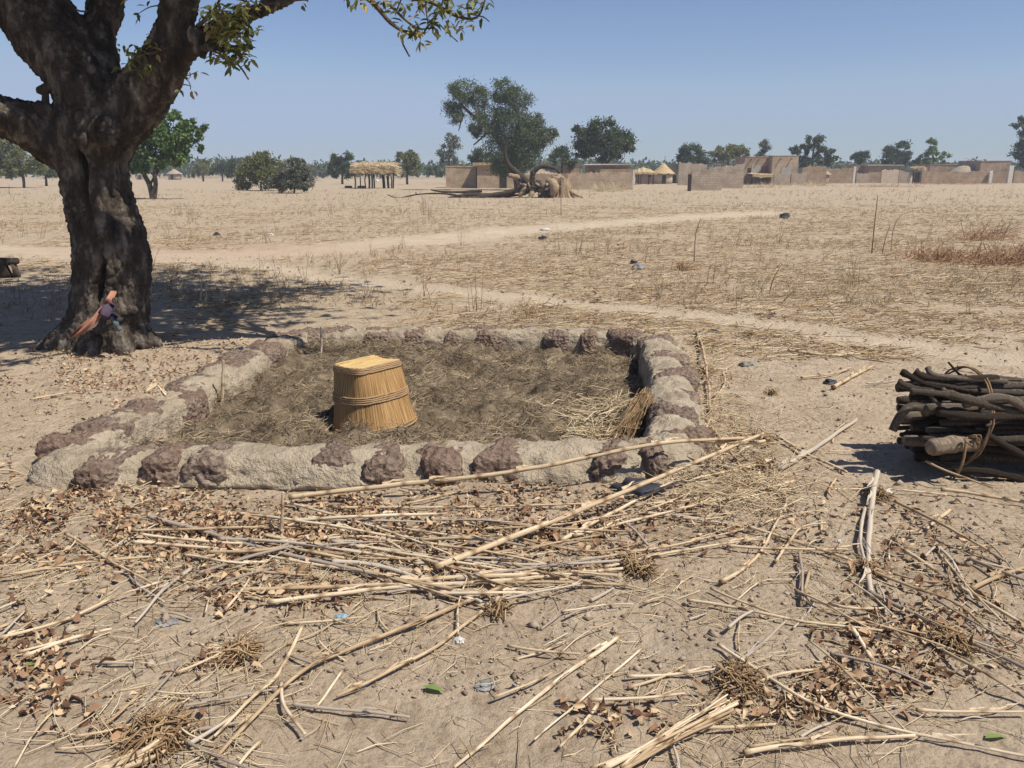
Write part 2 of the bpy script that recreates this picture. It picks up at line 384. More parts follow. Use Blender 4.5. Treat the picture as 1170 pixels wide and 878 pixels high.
def build_ground():
    def axis(lo, hi, step, far, grow):
        a = list(np.arange(lo, hi+1e-6, step)); s = step; v = a[-1]
        while v < far: s *= grow; v += s; a.append(v)
        s = step; v = a[0]; pre = []
        while v > -far: s *= grow; v -= s; pre.append(v)
        return pre[::-1]+a
    xs = axis(-5.2, 4.6, .04, 1200, 1.07); ys = axis(1.9, 9.5, .04, 2400, 1.045)
    ys = [y for y in ys if y > -60]
    nx, ny = len(xs), len(ys)
    V = np.zeros((ny, nx, 3)); pm = np.zeros((ny, nx)); fd = np.zeros((ny, nx)); rd = np.zeros((ny, nx))
    rc = G(255, 286)
    for j, y in enumerate(ys):
        for i, x in enumerate(xs):
            p = path_m(x, y) if (y > 6 and abs(x) < 60) else 0
            V[j, i] = (x, y, H(x, y)-.02*p); pm[j, i] = p
            e = 1/(1+math.exp(max(-30, min(30, -(y-8.6-.25*min(abs(x+1), 12, max(0, y*.4))+1.2*fbm(x*.5, y*.5, 7, 3))*1.3))))
            fd[j, i] = e
            if y > 11 and y < 24: rd[j, i] = max(0, 1-math.hypot((x-rc.x)/6, (y-rc.y)/2.8))
    idx = np.arange(nx*ny).reshape(ny, nx)
    Fc = np.stack([idx[:-1, :-1], idx[:-1, 1:], idx[1:, 1:], idx[1:, :-1]], -1).reshape(-1, 4)
    pf = (pm[:-1, :-1]+pm[1:, 1:]+pm[:-1, 1:]+pm[1:, :-1]).reshape(-1)/4
    Vf = V.reshape(-1, 3)
    for nm, sel in (('ground', pf <= .45), ('path', pf > .45)):
        f = Fc[sel]; used = np.unique(f); mp = np.full(len(Vf), -1); mp[used] = np.arange(len(used))
        o = np_mesh(nm, Vf[used], mp[f], M['ground'], smooth=True)
        for an, ar in (('pathmask', pm), ('field', fd), ('redsoil', rd)):
            a = o.data.attributes.new(an, 'FLOAT', 'POINT'); a.data.foreach_set('value', ar.reshape(-1)[used].astype(np.float32))
        tag(o, kind='structure')
build_ground()
# ------------------------------------------------------------------ compost pit
def BK(y): return .045*min(1, max(0, (y-6.9)/.7))
def build_pit():
    root = empty('compost_pit_wall', (LOOP[0].x+1.5, 4.2, 0), 'low wall of mud and dark laterite stones around the straw filled pit', 'low wall')
    pts = cat_pts([tuple(p) for p in LOOP]+[tuple(LOOP[0])], 26)[:-1]
    pts = [Vector(p) for p in pts]; n = len(pts)
    # closed: smooth corners a little
    for _ in range(8): pts = [(pts[i-1]+pts[i]*2+pts[(i+1) % n])/4 for i in range(n)]
    prof = [(-1.0, -2.6), (-1.0, -1.2), (-1.0, -.2), (-.98, .3), (-.9, .65), (-.75, .88), (-.5, .97), (-.25, 1.0), (0, 1.0), (.25, 1), (.5, .95), (.75, .84), (1.0, .62), (1.22, .36), (1.36, .14), (1.36, 0), (1.2, -.1), (1.1, -1)]
    pr = [Vector((a, b, 0)) for a, b in prof]; dense = []
    for a, b in zip(pr[:-1], pr[1:]):
        for k in range(3): dense.append(a.lerp(b, k/3))
    dense.append(pr[-1]); m = len(dense)
    mb = MB(); vs = []
    for i, p in enumerate(pts):
        t = (pts[(i+1) % n]-pts[i-1]).normalized(); o = Vector((t.y, -t.x, 0))
        w = .155+.02*fbm(p.x*1.3, p.y*1.3, 4); h = ZT+.02*fbm(p.x*2, p.y*2, 8)
        h -= BK(p.y)
        for q in dense:
            x = p+o*q.x*w; z = q.y*h
            d = .028*fbm(x.x*5, x.y*5, z*5, 5)+.013*fbm(x.x*22, x.y*22, z*22, 4)-.014*max(0, .25-abs(fbm(x.x*7+9, x.y*7, z*7, 2)))/.25
            vs.append(Vector((x.x, x.y, z))+(o*q.x*.8+Vector((0, 0, .6)))*d)
    fs = []
    for i in range(n):
        j = (i+1) % n
        for k in range(m-1): fs.append((i*m+k, j*m+k, j*m+k+1, i*m+k+1))
    mb.add(vs, fs); mb.build('mud_mortar', M['mud'], root)
    # stones: (px, py, half length along the wall, in px) read off the picture
    spots = [(160, 484, 20), (240, 445, 14), (340, 378, 18), (372, 372, 12), (135, 512, 26), (197, 510, 20), (254, 508, 18), (380, 512, 21), (442, 512, 16), (507, 508, 26), (575, 508, 22), (702, 507, 15), (735, 505, 12),
             (92, 500, 20), (122, 484, 24), (168, 464, 20), (205, 448, 20), (232, 434, 17), (268, 416, 16), (286, 405, 17), (300, 394, 16), (324, 381, 16),
             (354, 374, 16), (393, 372, 14), (437, 371, 22), (478, 371, 10), (523, 371, 12), (556, 371, 19), (601, 371, 18), (640, 371, 12), (676, 372, 10), (716, 374, 16),
             (746, 383, 20), (758, 404, 12), (762, 424, 18), (766, 446, 22), (768, 470, 18), (770, 492, 13)]
    dn = [Vector((p.x, p.y, 0)) for p in pts]
    import bmesh
    for k, (px, py, hl) in enumerate(spots):
        c = G(px, py, ZT)
        i = min(range(n), key=lambda q: (dn[q]-Vector((c.x, c.y, 0))).length_squared)
        c = pts[i].copy(); t = (pts[(i+2) % n]-pts[i-2]).normalized(); o = Vector((t.y, -t.x, 0))
        s = PXM(c.y, py)
        if c.y > 7.3: a = hl*s*1.15
        elif c.y < 4.6: a = hl*s*1.12
        else: a = max(.1, hl*s*(1.7 if c.x < 0 else 1.25))
        a = min(a, .23)
        b = random.uniform(.15, .185); hh = .15; skew = random.uniform(-.45, .45); tiltw = random.uniform(-.05, .05)
        bm = bmesh.new(); bmesh.ops.create_icosphere(bm, subdivisions=5 if c.y < 5 else 4, radius=1)
        seed = random.uniform(0, 99)
        for v in bm.verts:
            q = v.co.copy(); e = 4.5
            l = (abs(q.x)**e+abs(q.y)**e+abs(q.z)**e)**(1/e); q /= l
            pos = Vector((q.x*a, q.y*b, q.z*hh))
            d = .024*fbm(pos.x*6+seed, pos.y*6, pos.z*6, 4)+.018*fbm(pos.x*30+seed, pos.y*30, pos.z*30, 4)
            vo = noise.voronoi(Vector((pos.x*26+seed, pos.y*26, pos.z*26)))[0]
            d -= .022*max(0, .35-vo[0])/.35
            pos += v.co.normalized()*d
            w = t*(pos.x*(1+.25*math.sin(pos.y*9+seed))+skew*pos.y)+o*(pos.y+.02+tiltw)
            v.co = Vector((w.x, w.y, pos.z))
        me = bpy.data.meshes.new('stone'); bm.to_mesh(me); bm.free()
        me.materials.append(M['laterite']); me.polygons.foreach_set('use_smooth', [True]*len(me.polygons))
        ob = bpy.data.objects.new('stone', me); COL.objects.link(ob); ob.parent = root
        zc = ZT-BK(c.y)-hh+.011+random.uniform(-.012, .012)
        ob.location = Vector((c.x, c.y, zc))-root.location
    # fill
    xs = np.arange(-2.9, 1.8, .03); ys = np.arange(3.95, 8.3, .03); vs = []; fs = []
    def fill(x, y):
        z = -.07-.05*(x+.6)/1.6+.035*min(1, max(0, (y-6.3)/1.4))+.06*fbm(x*1.2, y*1.2, 3, 3)+.085*fbm(x*3.6, y*3.6, 3, 4)+.045*fbm(x*11, y*11, 1, 4)
        pc = G(700, 475); z += .12*math.exp(-((x-pc.x-.1)**2+(y-pc.y)**2)/.05)
        return z
    idx = {}
    for i, x in enumerate(xs):
        for j, y in enumerate(ys): idx[i, j] = len(vs); vs.append((x, y, fill(x, y)))
    for i in range(len(xs)-1):
        for j in range(len(ys)-1):
            if inside(xs[i]+.02, ys[j]+.02): fs.append((idx[i, j], idx[i+1, j], idx[i+1, j+1], idx[i, j+1]))
    mb = MB(); mb.add(vs, fs); o = mb.build('compost', M['hay'])
    tag(o, 'brown rotting straw compost filling the inside of the pit', 'compost', kind='stuff')
    P0 = []; P1 = []; T = []; rr = []
    while len(P0) < 20000:
        x = RS.uniform(-2.7, 1.6); y = RS.uniform(4.1, 8.1)
        if not inside(x, y): continue
        if fbm(x*1.4, y*1.4, 6, 3)+RS.uniform(-.5, .5) < -.12: continue
        L = RS.uniform(.02, .11); a = RS.uniform(0, math.tau); z = fill(x, y)+RS.uniform(0, .022)
        P0.append((x, y, z)); P1.append((x+L*math.cos(a), y+L*math.sin(a), z+RS.uniform(-.015, .045))); rr.append(RS.uniform(.001, .0028))
        T.append(np.clip(RS.normal(.46+.6*fbm(x*2.4, y*2.4, 31, 3), .25), 0, 1))
    o = prisms('hay_litter', P0, P1, rr, M['haystr'], np.array(T), mid=RS.normal(scale=.008, size=(len(P0), 3)))
    tag(o, 'matted fine hay strewn over the compost in the pit', 'hay', kind='stuff')
    # paler pile by the right wall
    P0 = []; P1 = []; T = []; rr = []
    for _ in range(480):
        px, py = RS.normal(684, 22), RS.normal(477, 13)
        if px > 745: px = 735
        c = G(px, py); L = RS.uniform(.06, .26); a = RS.uniform(0, math.tau); z = fill(c.x, c.y)+abs(RS.normal(0, .04))
        P0.append((c.x, c.y, z)); P1.append((c.x+L*math.cos(a), c.y+L*math.sin(a), z+RS.uniform(-.02, .05))); rr.append(RS.uniform(.0015, .004)); T.append(RS.uniform(0, 1))
    o = prisms('straw_pile', P0, P1, rr, M['straw'], np.array(T), mid=RS.normal(scale=.02, size=(len(P0), 3)))
    tag(o, 'pale loose straw heaped in the right corner of the pit', 'straw', kind='stuff')
    # the leaning brown tuft against the right wall
    b = G(706, 503, -.05); tp = G(738, 452, .17)
    P0 = []; P1 = []; T = []; rr = []
    for _ in range(170):
        s = Vector(RS.normal(scale=(.06, .05, .02))); e = Vector(RS.normal(scale=(.025, .03, .02)))
        k = RS.uniform(.5, 1.02)
        P0.append(tuple(tp+e)); P1.append(tuple((tp+e).lerp(b+s, k))); rr.append(RS.uniform(.002, .0045)); T.append(RS.uniform(0, 1)**1.4)
    o = prisms('straw_tuft', P0, P1, rr, M['husk'], np.array(T), mid=RS.normal(scale=.015, size=(len(P0), 3)))
    tag(o, 'brown broom-like straw tuft leaning against the right pit wall', 'straw tuft')
    return fill
FILL = build_pit()
# ------------------------------------------------------------------ basket
def build_basket():
    c = G(428, 478, -.03)
    c.z = FILL(c.x, c.y)+.036
    root = empty('basket', c, 'upside down golden splint basket standing in the pit', 'basket')
    hgt = .43; n = 180
    def ringpt(th, t, off=0.0):
        e = 2+5.5*t**3                                     # round at the rim, squarish at the base
        r = .286*(1-t)+.168*t
        a = th-R(38)
        k = (abs(math.cos(a))**e+abs(math.sin(a))**e)**(-1/e)
        r = r*k+off
        return Vector((r*math.cos(th), r*math.sin(th), t*hgt))
    mb = MB(); m = 22; vs = []; uv = []
    for j in range(m+1):
        t = j/m
        for i in range(n):
            th = math.tau*i/n
            vs.append(ringpt(th, t, .0022*((i % 2)*2-1)+.0015*noise.noise(Vector((i*3.1, t*2, 0))))); uv.append((min(i, n-i)*2/n, t))
    fs = [(j*n+i, j*n+(i+1) % n, (j+1)*n+(i+1) % n, (j+1)*n+i) for j in range(m) for i in range(n)]
    mb.add(vs, fs, uv); side = mb.build('basket_side', M['basket'])
    mb = MB()
    for tc, k, ofs in ((.015, 5, .004), (.055, 4, .003), (.47, 3, .005), (.50, 3, .005), (.53, 3, .005), (.56, 3, .005), (.925, 3, .005), (.95, 3, .005), (.975, 3, .005), (.995, 3, .004)):
        for q in range(1):
            pp = [ringpt(math.tau*i/72, tc, ofs)+Vector((0, 0, .004*noise.noise(Vector((i*.6, tc*50, 0))))) for i in range(73)]
            tube(mb, pp, .0068, 6, caps=False)
    band = mb.build('woven_band', M['basket_band'])
    # flat bottom of splints, now on top
    mb = MB(); a0 = R(38); k = 15
    for i in range(k):
        u = (i+.5)/k*2-1; hw = .166/k*.93
        zz = hgt+.004+.006*random.random()-.012*(1-u*u)
        lim = .155
        pts = []
        for s in np.linspace(-1, 1, 7): pts.append((s*lim, u*.162, zz+.003*random.random()))
        v = []; uvv = []
        for (x, y, z) in pts:
            for sgn in (-1, 1):
                yy = y+sgn*hw
                v.append(Vector((x*math.cos(a0)-yy*math.sin(a0), x*math.sin(a0)+yy*math.cos(a0), z))); uvv.append((i/k+sgn*.02, x*3))
        nb = len(v); v += [p-Vector((0, 0, .006)) for p in v]; uvv += uvv
        f = []
        for s in range(6):
            a = 2*s; f += [(a, a+2, a+3, a+1), (a+nb, a+1+nb, a+3+nb, a+2+nb), (a, a+nb, a+2+nb, a+2), (a+1, a+3, a+3+nb, a+1+nb)]
        f += [(0, 1, 1+nb, nb), (nb-2, 2*nb-2, 2*nb-1, nb-1)]
        mb.add(v, f, uvv)
    top = mb.build('basket_base', M['basket_top'], smooth=False)
    v = []
    mb = MB(); rp = [ringpt(math.tau*i/60, .985, -.004) for i in range(60)]
    mb.add(rp+[Vector((0, 0, hgt-.014))], [(i, (i+1) % 60, 60) for i in range(60)]); under = mb.build('base_lining', M['basket_band'], smooth=False)
    for i in range(12):                                  # loose splint ends
        mb = MB()
        th = random.uniform(0, math.tau); t = random.choice([.02, .02, .985, .985, .55]); p = ringpt(th, t, .004); d = Vector((math.cos(th), math.sin(th), 0)).cross(Vector((0, 0, 1)))*random.choice([-1, 1])
        e = p+d*random.uniform(.02, .06)+Vector((math.cos(th), math.sin(th), random.uniform(-.6, .9)))*random.uniform(.008, .03)
        tube(mb, [p, p.lerp(e, .5)+Vector((0, 0, .004)), e], [.0028, .0024, .0012], 4)
        mb.build('loose_splint', M['basket_band']).parent = root
    for o in (side, band, top, under): o.parent = root
    root.rotation_euler = (R(-2), R(-5), R(4))
build_basket()
# ------------------------------------------------------------------ main tree
TY = 7.5
def T(px, py, dy=0.0): return P(px, py, TY+dy)
def trunk_tree():
    root = empty('shea_tree', (G(118, 398).x, G(118, 398).y, 0), 'big gnarled shea tree with split dark trunk beside the pit', 'tree')
    mb = MB(); s = PXM(TY, 200)
    def limb(pts, sides=20, n=5):
        q = cat_pts([tuple(T(a, b, dy))+(r*s,) for a, b, r, dy in pts], n)
        tube(mb, [p[:3] for p in q], [p[3] for p in q], sides)
    limb([(118, 425, 56, 0), (119, 402, 52, 0), (121, 384, 47, 0), (125, 360, 45, 0), (128, 330, 42.5, 0), (129, 300, 43, 0), (127, 275, 41, 0), (120, 250, 38, 0), (112, 225, 36, 0), (107, 200, 36, 0), (104, 178, 40, 0), (106, 150, 46, 0), (108, 122, 40, .05)])
    limb([(98, 165, 38, 0), (62, 157, 32, -.05), (25, 141, 26, -.2), (-10, 130, 23, -.35), (-80, 100, 20, -.6), (-200, 20, 14, -.8), (-280, -80, 8, -.6)])
    limb([(107, 132, 40, 0), (92, 92, 35, .0), (67, 52, 38, .1), (40, 15, 41, .2), (15, -20, 37, .4), (-40, -90, 28, .8), (-110, -190, 18, 1.4), (-150, -260, 8, 1.8)])
    limb([(108, 120, 34, .05), (112, 75, 24, .2), (114, 40, 20, .35), (120, 8, 21.5, .5), (126, -30, 19, .8), (150, -130, 14, 1.6), (170, -230, 8, 2.2)])
    limb([(110, 152, 36, 0), (143, 127, 34, -.02), (171, 96, 28, -.05), (193, 62, 26, -.1), (203, 30, 21, -.15), (206, 0, 20, -.2), (216, -50, 17, -.2), (250, -150, 12, 0), (300, -240, 7, .4)])
    limb([(200, 66, 19, -.1), (228, 48, 13, -.2), (262, 28, 11, -.3), (300, 11, 9, -.4), (350, -8, 7, -.5), (430, -35, 6, -.6), (520, -60, 4, -.5)], 14)
    # roots
    limb([(98, 372, 26, -.1), (76, 388, 20, -.12), (54, 399, 14, -.15), (34, 407, 10, -.18), (16, 413, 6, -.18)], 12)
    limb([(150, 378, 22, -.05), (170, 391, 13, -.1), (184, 397, 6, -.12)], 12)
    limb([(112, 372, 22, -.2), (104, 396, 17, -.35), (96, 415, 7, -.5)], 12)
    limb([(135, 375, 20, -.2), (140, 398, 15, -.3), (143, 412, 6, -.45)], 12)
    # knobs
    for (a, b, r, dy) in ((190, 105, 13, -.1), (60, 130, 9, -.1), (35, 124, 8, -.15), (118, 150, 15, -.35), (150, 360, 12, -.2), (92, 160, 15, -.3), (133, 20, 9, .4), (221, 40, 8, -.3), (232, 58, 7, -.3)):
        c = T(a, b, dy); tube(mb, [c-Vector((0, 0, r*s)), c, c+Vector((0, 0, r*s))], [r*s*.6, r*s, r*s*.6], 10)
    o = mb.build('trunk', M['bark'])
    rm = o.modifiers.new('r', 'REMESH'); rm.mode = 'VOXEL'; rm.voxel_size = .0165
    sm = o.modifiers.new('s', 'SMOOTH'); sm.iterations = 9; sm.factor = .6
    dg = bpy.context.evaluated_depsgraph_get(); dg.update()
    me = bpy.data.meshes.new_from_object(o.evaluated_get(dg)); o.modifiers.clear(); o.data = me; me.name = 'trunk'
    nv = len(me.vertices); co = np.zeros(nv*3); me.vertices.foreach_get('co', co); co = co.reshape(-1, 3)
    no = np.zeros(nv*3); me.vertices.foreach_get('normal', no); no = no.reshape(-1, 3)
    crev = [(T(a, b).x, T(a, b).z, d, w) for a, b, d, w in ((106, 150, .03, 6), (108, 165, .08, 4), (112, 180, .13, 4.5), (115, 195, .14, 5), (114, 210, .12, 4), (116, 225, .05, 3.5), (121, 245, .02, 3), (126, 262, .012, 3), (132, 280, .015, 3), (137, 295, .05, 3.5), (134, 310, .13, 5), (131, 322, .19, 7), (128, 333, .16, 7), (126, 342, .05, 6))]
    for i in range(nv):
        x, y, z = co[i]; nn = no[i]
        u = Vector((x, y, z))
        # long flutes and plates of bark
        d = .03*noise.noise(Vector((x*2.6, y*2.6, z*.9)))+.024*noise.noise(Vector((x*7, y*7, z*2.2+4)))
        wv = 1.6*noise.noise(u*4)
        vo = noise.voronoi(Vector((x*19+wv, y*19, z*8+wv)))[0]
        e = vo[1]-vo[0]
        d += .021*min(1, e*3.4)-.019
        vo = noise.voronoi(Vector((x*42, y*42, z*24+wv)))[0]
        d += .008*min(1, (vo[1]-vo[0])*3)-.006
        d += .009*noise.noise(u*30)
        if nn[1] < .3:
            b = 0
            for k in range(len(crev)-1):
                x0, z0, d0, w0 = crev[k]; x1, z1, d1, w1 = crev[k+1]
                if z > z0+.03 or z < z1-.03: continue
                t = (z0-z)/(z0-z1+1e-9); t = min(1, max(0, t))
                dist = abs(x-(x0+(x1-x0)*t)+.012*noise.noise(Vector((z*9, 3, 1))))/((w0+(w1-w0)*t)*s*.9)
                b = max(b, (d0+(d1-d0)*t)*math.exp(-dist**2*1.6))
            d -= b*1.5
        co[i] += nn*d
    me.vertices.foreach_set('co', co.ravel()); me.polygons.foreach_set('use_smooth', [True]*len(me.polygons)); me.update()
    o.parent = root; o.matrix_parent_inverse = Matrix.Translation(root.location).inverted()
    # broken stub standing on the left limb
    mb = MB()
    q = [T(50, 128, -.15), T(52, 116, -.15), T(52, 108, -.15), T(51, 102, -.15)]
    tube(mb, q, [.06, .032, .028, .045], 10)
    tube(mb, [T(43, 103, -.15), T(49, 104, -.15), T(56, 99, -.15), T(62, 99, -.15)], [.03, .05, .045, .02], 9)
    tube(mb, [T(36, 128, -.2), T(45, 124, -.2), T(54, 127, -.15), T(64, 130, -.1)], [.05, .07, .075, .05], 9)
    mb.build('branch_stub', M['bark'], root)
    # the short crooked branch at the leafy fork
    mb = MB()
    q = cat_pts([tuple(T(a, b, dy))+(r*s,) for a, b, r, dy in ((225, 56, 6, -.25), (242, 54, 4, -.45), (258, 56, 3.6, -.5), (272, 55, 3.4, -.5), (288, 53, 3.2, -.5))], 5)
    tube(mb, [p[:3] for p in q], [p[3]*(1+.15*math.sin(i*1.7)) for i, p in enumerate(q)], 9)
    mb.build('crooked_branch', M['bark'], root)
    # twigs that show, and the leaf rosettes at their ends
    LC = []; tw = []
    def twig(pts, r0, r1, ros=()):
        mb = MB(); q = cat_pts([tuple(T(a, b, dy)) for a, b, dy in pts], 4)
        tube(mb, [p[:3] for p in q], list(np.linspace(r0, r1, len(q))), 6); mb.build('twig', M['twig'], root)
        for (a, b, dy, k) in ros: LC.append((T(a, b, dy), k, .085, .028))
    twig([(226, 30, -.3), (240, 18, -.5), (250, 2, -.55), (256, -14, -.6)], .02, .006, [(240, 16, -.55, 10), (250, 6, -.6, 9), (238, 30, -.6, 8), (245, 40, -.6, 8)])
    twig([(236, 45, -.35), (252, 40, -.6), (268, 40, -.7), (281, 36, -.7)], .018, .005, [(255, 38, -.65, 10), (268, 34, -.7, 10), (281, 34, -.7, 6), (262, 24, -.6, 9), (274, 17, -.5, 9), (286, 8, -.5, 8), (246, 26, -.5, 10)])
    twig([(240, 57, -.4), (252, 62, -.55), (262, 68, -.6), (270, 66, -.6)], .012, .004, [(254, 66, -.6, 10), (264, 68, -.6, 10), (242, 66, -.55, 5), (270, 60, -.6, 8), (250, 48, -.6, 8)])
    twig([(270, 72, -.6), (277, 80, -.6), (284, 91, -.6)], .008, .008)
    twig([(190, 48, -.3), (178, 60, -.4), (165, 62, -.5), (150, 70, -.5), (142, 80, -.5)], .01, .003, [(178, 56, -.4, 4), (170, 50, -.45, 4), (160, 56, -.45, 5), (152, 66, -.5, 4), (144, 76, -.5, 3), (135, 56, -.5, 2), (168, 72, -.5, 4), (142, 50, -.5, 2)])
    twig([(190, 6, -.3), (172, 8, -.4), (158, 16, -.4)], .007, .003, [(172, 4, -.4, 2), (160, 17, -.4, 4), (152, 2, -.4, 2)])
    twig([(195, 84, -.3), (206, 88, -.4), (216, 86, -.5), (226, 82, -.5)], .006, .003, [(212, 84, -.5, 3), (222, 82, -.5, 3)])
    twig([(208, 90, -.4), (206, 98, -.42), (206, 106, -.44)], .004, .003, [(205, 103, -.42, 4), (218, 104, -.42, 3)])
    twig([(208, 88, -.4), (216, 94, -.42), (218, 103, -.42)], .004, .003)
    twig([(84, 10, .0), (92, 13, -.05), (100, 13, -.05)], .009, .007)
    # overhanging branch across the top
    dy = -1.0
    twig([(350, -30, dy), (392, -14, dy), (420, -2, dy), (434, 12, dy), (446, 26, dy), (462, 36, dy), (485, 38, dy)], .03, .008, [(468, 34, dy, 9), (475, 40, dy, 8), (482, 46, dy, 7), (462, 28, dy, 4), (445, 8, dy, 4)])
    twig([(400, -14, dy), (440, -6, dy), (490, 2, dy), (520, 18, dy), (545, 20, dy), (556, -6, dy)], .02, .006, [(520, 14, dy, 6), (500, 8, dy, 6), (530, 18, dy, 6), (545, 16, dy, 6), (556, 4, dy, 7), (512, 26, dy, 4), (490, 36, dy, 3), (538, 2, dy, 5)])
    twig([(446, 6, dy), (462, 22, dy), (478, 33, dy), (494, 32, dy)], .012, .004, [(455, 12, dy, 5), (494, 30, dy, 6), (470, 22, dy, 5)])
    twig([(486, -10, dy), (487, 12, dy), (489, 28, dy)], .009, .004, [(488, 24, dy, 5), (480, 4, dy, 5)])
    twig([(510, -10, dy), (503, 10, dy), (495, 26, dy)], .009, .004, [(500, 18, dy, 4), (508, 0, dy, 5)])
    twig([(458, 42, dy), (461, 52, dy), (468, 65, dy)], .007, .006)
    twig([(502, 28, dy), (512, 38, dy), (523, 48, dy)], .005, .004)
    twig([(545, 18, dy), (553, 20, dy), (559, 25, dy)], .006, .004)
    twig([(300, 8, -.5), (310, 4, -.55), (346, 0, -.55), (352, 2, -.55)], .01, .006, [(347, 4, -.55, 2), (316, 6, -.5, 3)])
    twig([(455, -20, dy), (459, -4, dy), (453, 12, dy)], .009, .004, [(458, 2, dy, 5), (420, 0, dy, 4), (535, 8, dy, 4)])
    for _ in range(46):
        a, b = random.choice([(250, 20), (268, 28), (255, 45), (262, 62), (240, 12), (282, 12), (272, 50)]); LC.append((T(a+random.gauss(0, 9), b+random.gauss(0, 8), random.uniform(-.9, -.3)), 7, .085, .030))
    for _ in range(9): LC.append((T(random.uniform(133, 182), random.uniform(46, 80), -.45), 3, .085, .034))
    for _ in range(8): LC.append((T(random.uniform(395, 450), random.uniform(-6, 6), random.uniform(-1.2, -.8)), 4, .075, .028))
    for _ in range(20): LC.append((T(random.uniform(455, 552), random.uniform(-4, 38), random.uniform(-1.2, -.8)), 5, .075, .028))
    # high crown, above the picture but throwing the dappled shade
    mbc = MB(); tips = []
    ends = [T(-280, -80, -.6), T(-150, -260, 1.8), T(170, -230, 2.2), T(300, -240, .4), T(-200, 20, -.8), T(520, -60, -.5), T(430, -35, -.6), T(216, -50, -.2), T(-40, -90, .8), T(250, -150, 0)]
    for _ in range(215):
        a = random.choice(ends)
        c = Vector((random.uniform(-9.5, .9), random.uniform(3.9, 12.2), random.uniform(4.3, 6.8)))
        if c.y < 7.6 and c.x < -4.5 and c.z < 5: c.z += .8
        e = ((c.x+3.6)/5.0)**2+((c.y-7.7)/4.5)**2
        if e > 1 or (c.y < 6.7 and c.x > -1.9): continue
        m = (a+c)/2+Vector((0, 0, .3)); q = cat_pts([tuple(a), tuple(m), tuple(c)], 3)
        tube(mbc, [p[:3] for p in q], list(np.linspace(.045, .012, len(q))), 5)
        for p in q[2:]: tips.append(Vector(p))
    mbc.build('upper_branch', M['twig'], root)
    for t_ in tips:
        for _ in range(11):
            c = t_+Vector((random.gauss(0, .42), random.gauss(0, .42), random.gauss(0, .3)))
            if c.z < 4.2 or (c.y < 6.5 and c.x > -1.7): continue
            LC.append((c, 9, .13, .045))
    C = []; D = []; Nn = []; L = []; W = []; Tt = []
    for (c, k, ll, ww) in LC:
        tint = random.uniform(.0, 1)
        for _ in range(k):
            th = random.uniform(0, math.tau); dr = Vector((math.cos(th), math.sin(th), random.uniform(-1.3, .45))).normalized()
            C.append(tuple(c+Vector((random.gauss(0, .018), random.gauss(0, .018), random.gauss(0, .018))))); D.append(tuple(dr))
            Nn.append((random.gauss(0, .5), random.gauss(0, .5), 1)); L.append(ll*random.uniform(.7, 1.2)); W.append(ww*random.uniform(.8, 1.2)); Tt.append(min(1, max(0, tint+random.gauss(0, .2))))
    leaves('foliage', np.array(C), np.array(D), np.array(Nn), np.array(L), np.array(W), M['lf_shea'], np.array(Tt), root, .12)
    return s
trunk_tree()
# cloths on the tree's foot
def cloth(name, rows, mat, label, cat, thick=.006, fold=.02):
    mb = MB(); n = len(rows); m = 10; vs = []
    for (ax, ay, bx, by, dy0, dy1) in rows:
        a = T(ax, ay, dy0); b = T(bx, by, dy1)
        for k in range(m+1):
            t = k/m; p = a.lerp(b, t); p.y -= fold*math.sin(t*9+ax*.1)+fold*1.1*noise.noise(p*24); vs.append(p)
    N0 = len(vs); vs += [v+Vector((0, thick, 0)) for v in vs]; fs = []
    for i in range(n-1):
        for k in range(m):
            a = i*(m+1)+k; fs += [(a, a+1, a+m+2, a+m+1), (a+N0, a+m+1+N0, a+m+2+N0, a+1+N0)]
    for i in range(n-1):
        a = i*(m+1); b = a+m; fs += [(a, a+m+1, a+m+1+N0, a+N0), (b, b+N0, b+m+1+N0, b+m+1)]
    for k in range(m):
        fs += [(k, k+N0, k+1+N0, k+1)]; a = (n-1)*(m+1)+k; fs += [(a, a+1, a+1+N0, a+N0)]
    mb.add(vs, fs); o = mb.build(name, mat, origin=vs[0]); return tag(o, label, cat)
cloth('rag', [(127, 332, 133, 334, -.30, -.32), (121, 341, 129, 346, -.40, -.44), (113, 351, 121, 356, -.46, -.5), (103, 362, 111, 368, -.5, -.56), (92, 372, 100, 378, -.54, -.6), (83, 381, 87, 385, -.52, -.54), (79, 385, 81, 387, -.48, -.48)], M['cloth_o'], 'faded orange cloth hanging from the hollow of the big tree', 'cloth', fold=.03)
cloth('rag', [(116, 350, 128, 345, -.50, -.46), (111, 354, 133, 349, -.57, -.52), (110, 358, 131, 356, -.60, -.6), (114, 361, 139, 361, -.62, -.6), (121, 365, 134, 366, -.56, -.58)], M['cloth_p'], 'dark purple cloth bunched at the foot of the big tree', 'cloth', fold=.05)
def rag_roll():
    mb = MB(); q = cat_pts([tuple(T(a, b, dy)) for a, b, dy in ((128, 362, -.56), (131, 367, -.62), (134, 373, -.64), (137, 377, -.62))], 4)
    tube(mb, q, [.02+.006*math.sin(i*1.3) for i in range(len(q))], 9)
    tag(mb.build('rag', M['cloth_b'], origin=q[0][:3]), 'small grey blue rolled rag under the purple cloth on the roots', 'cloth')
rag_roll()
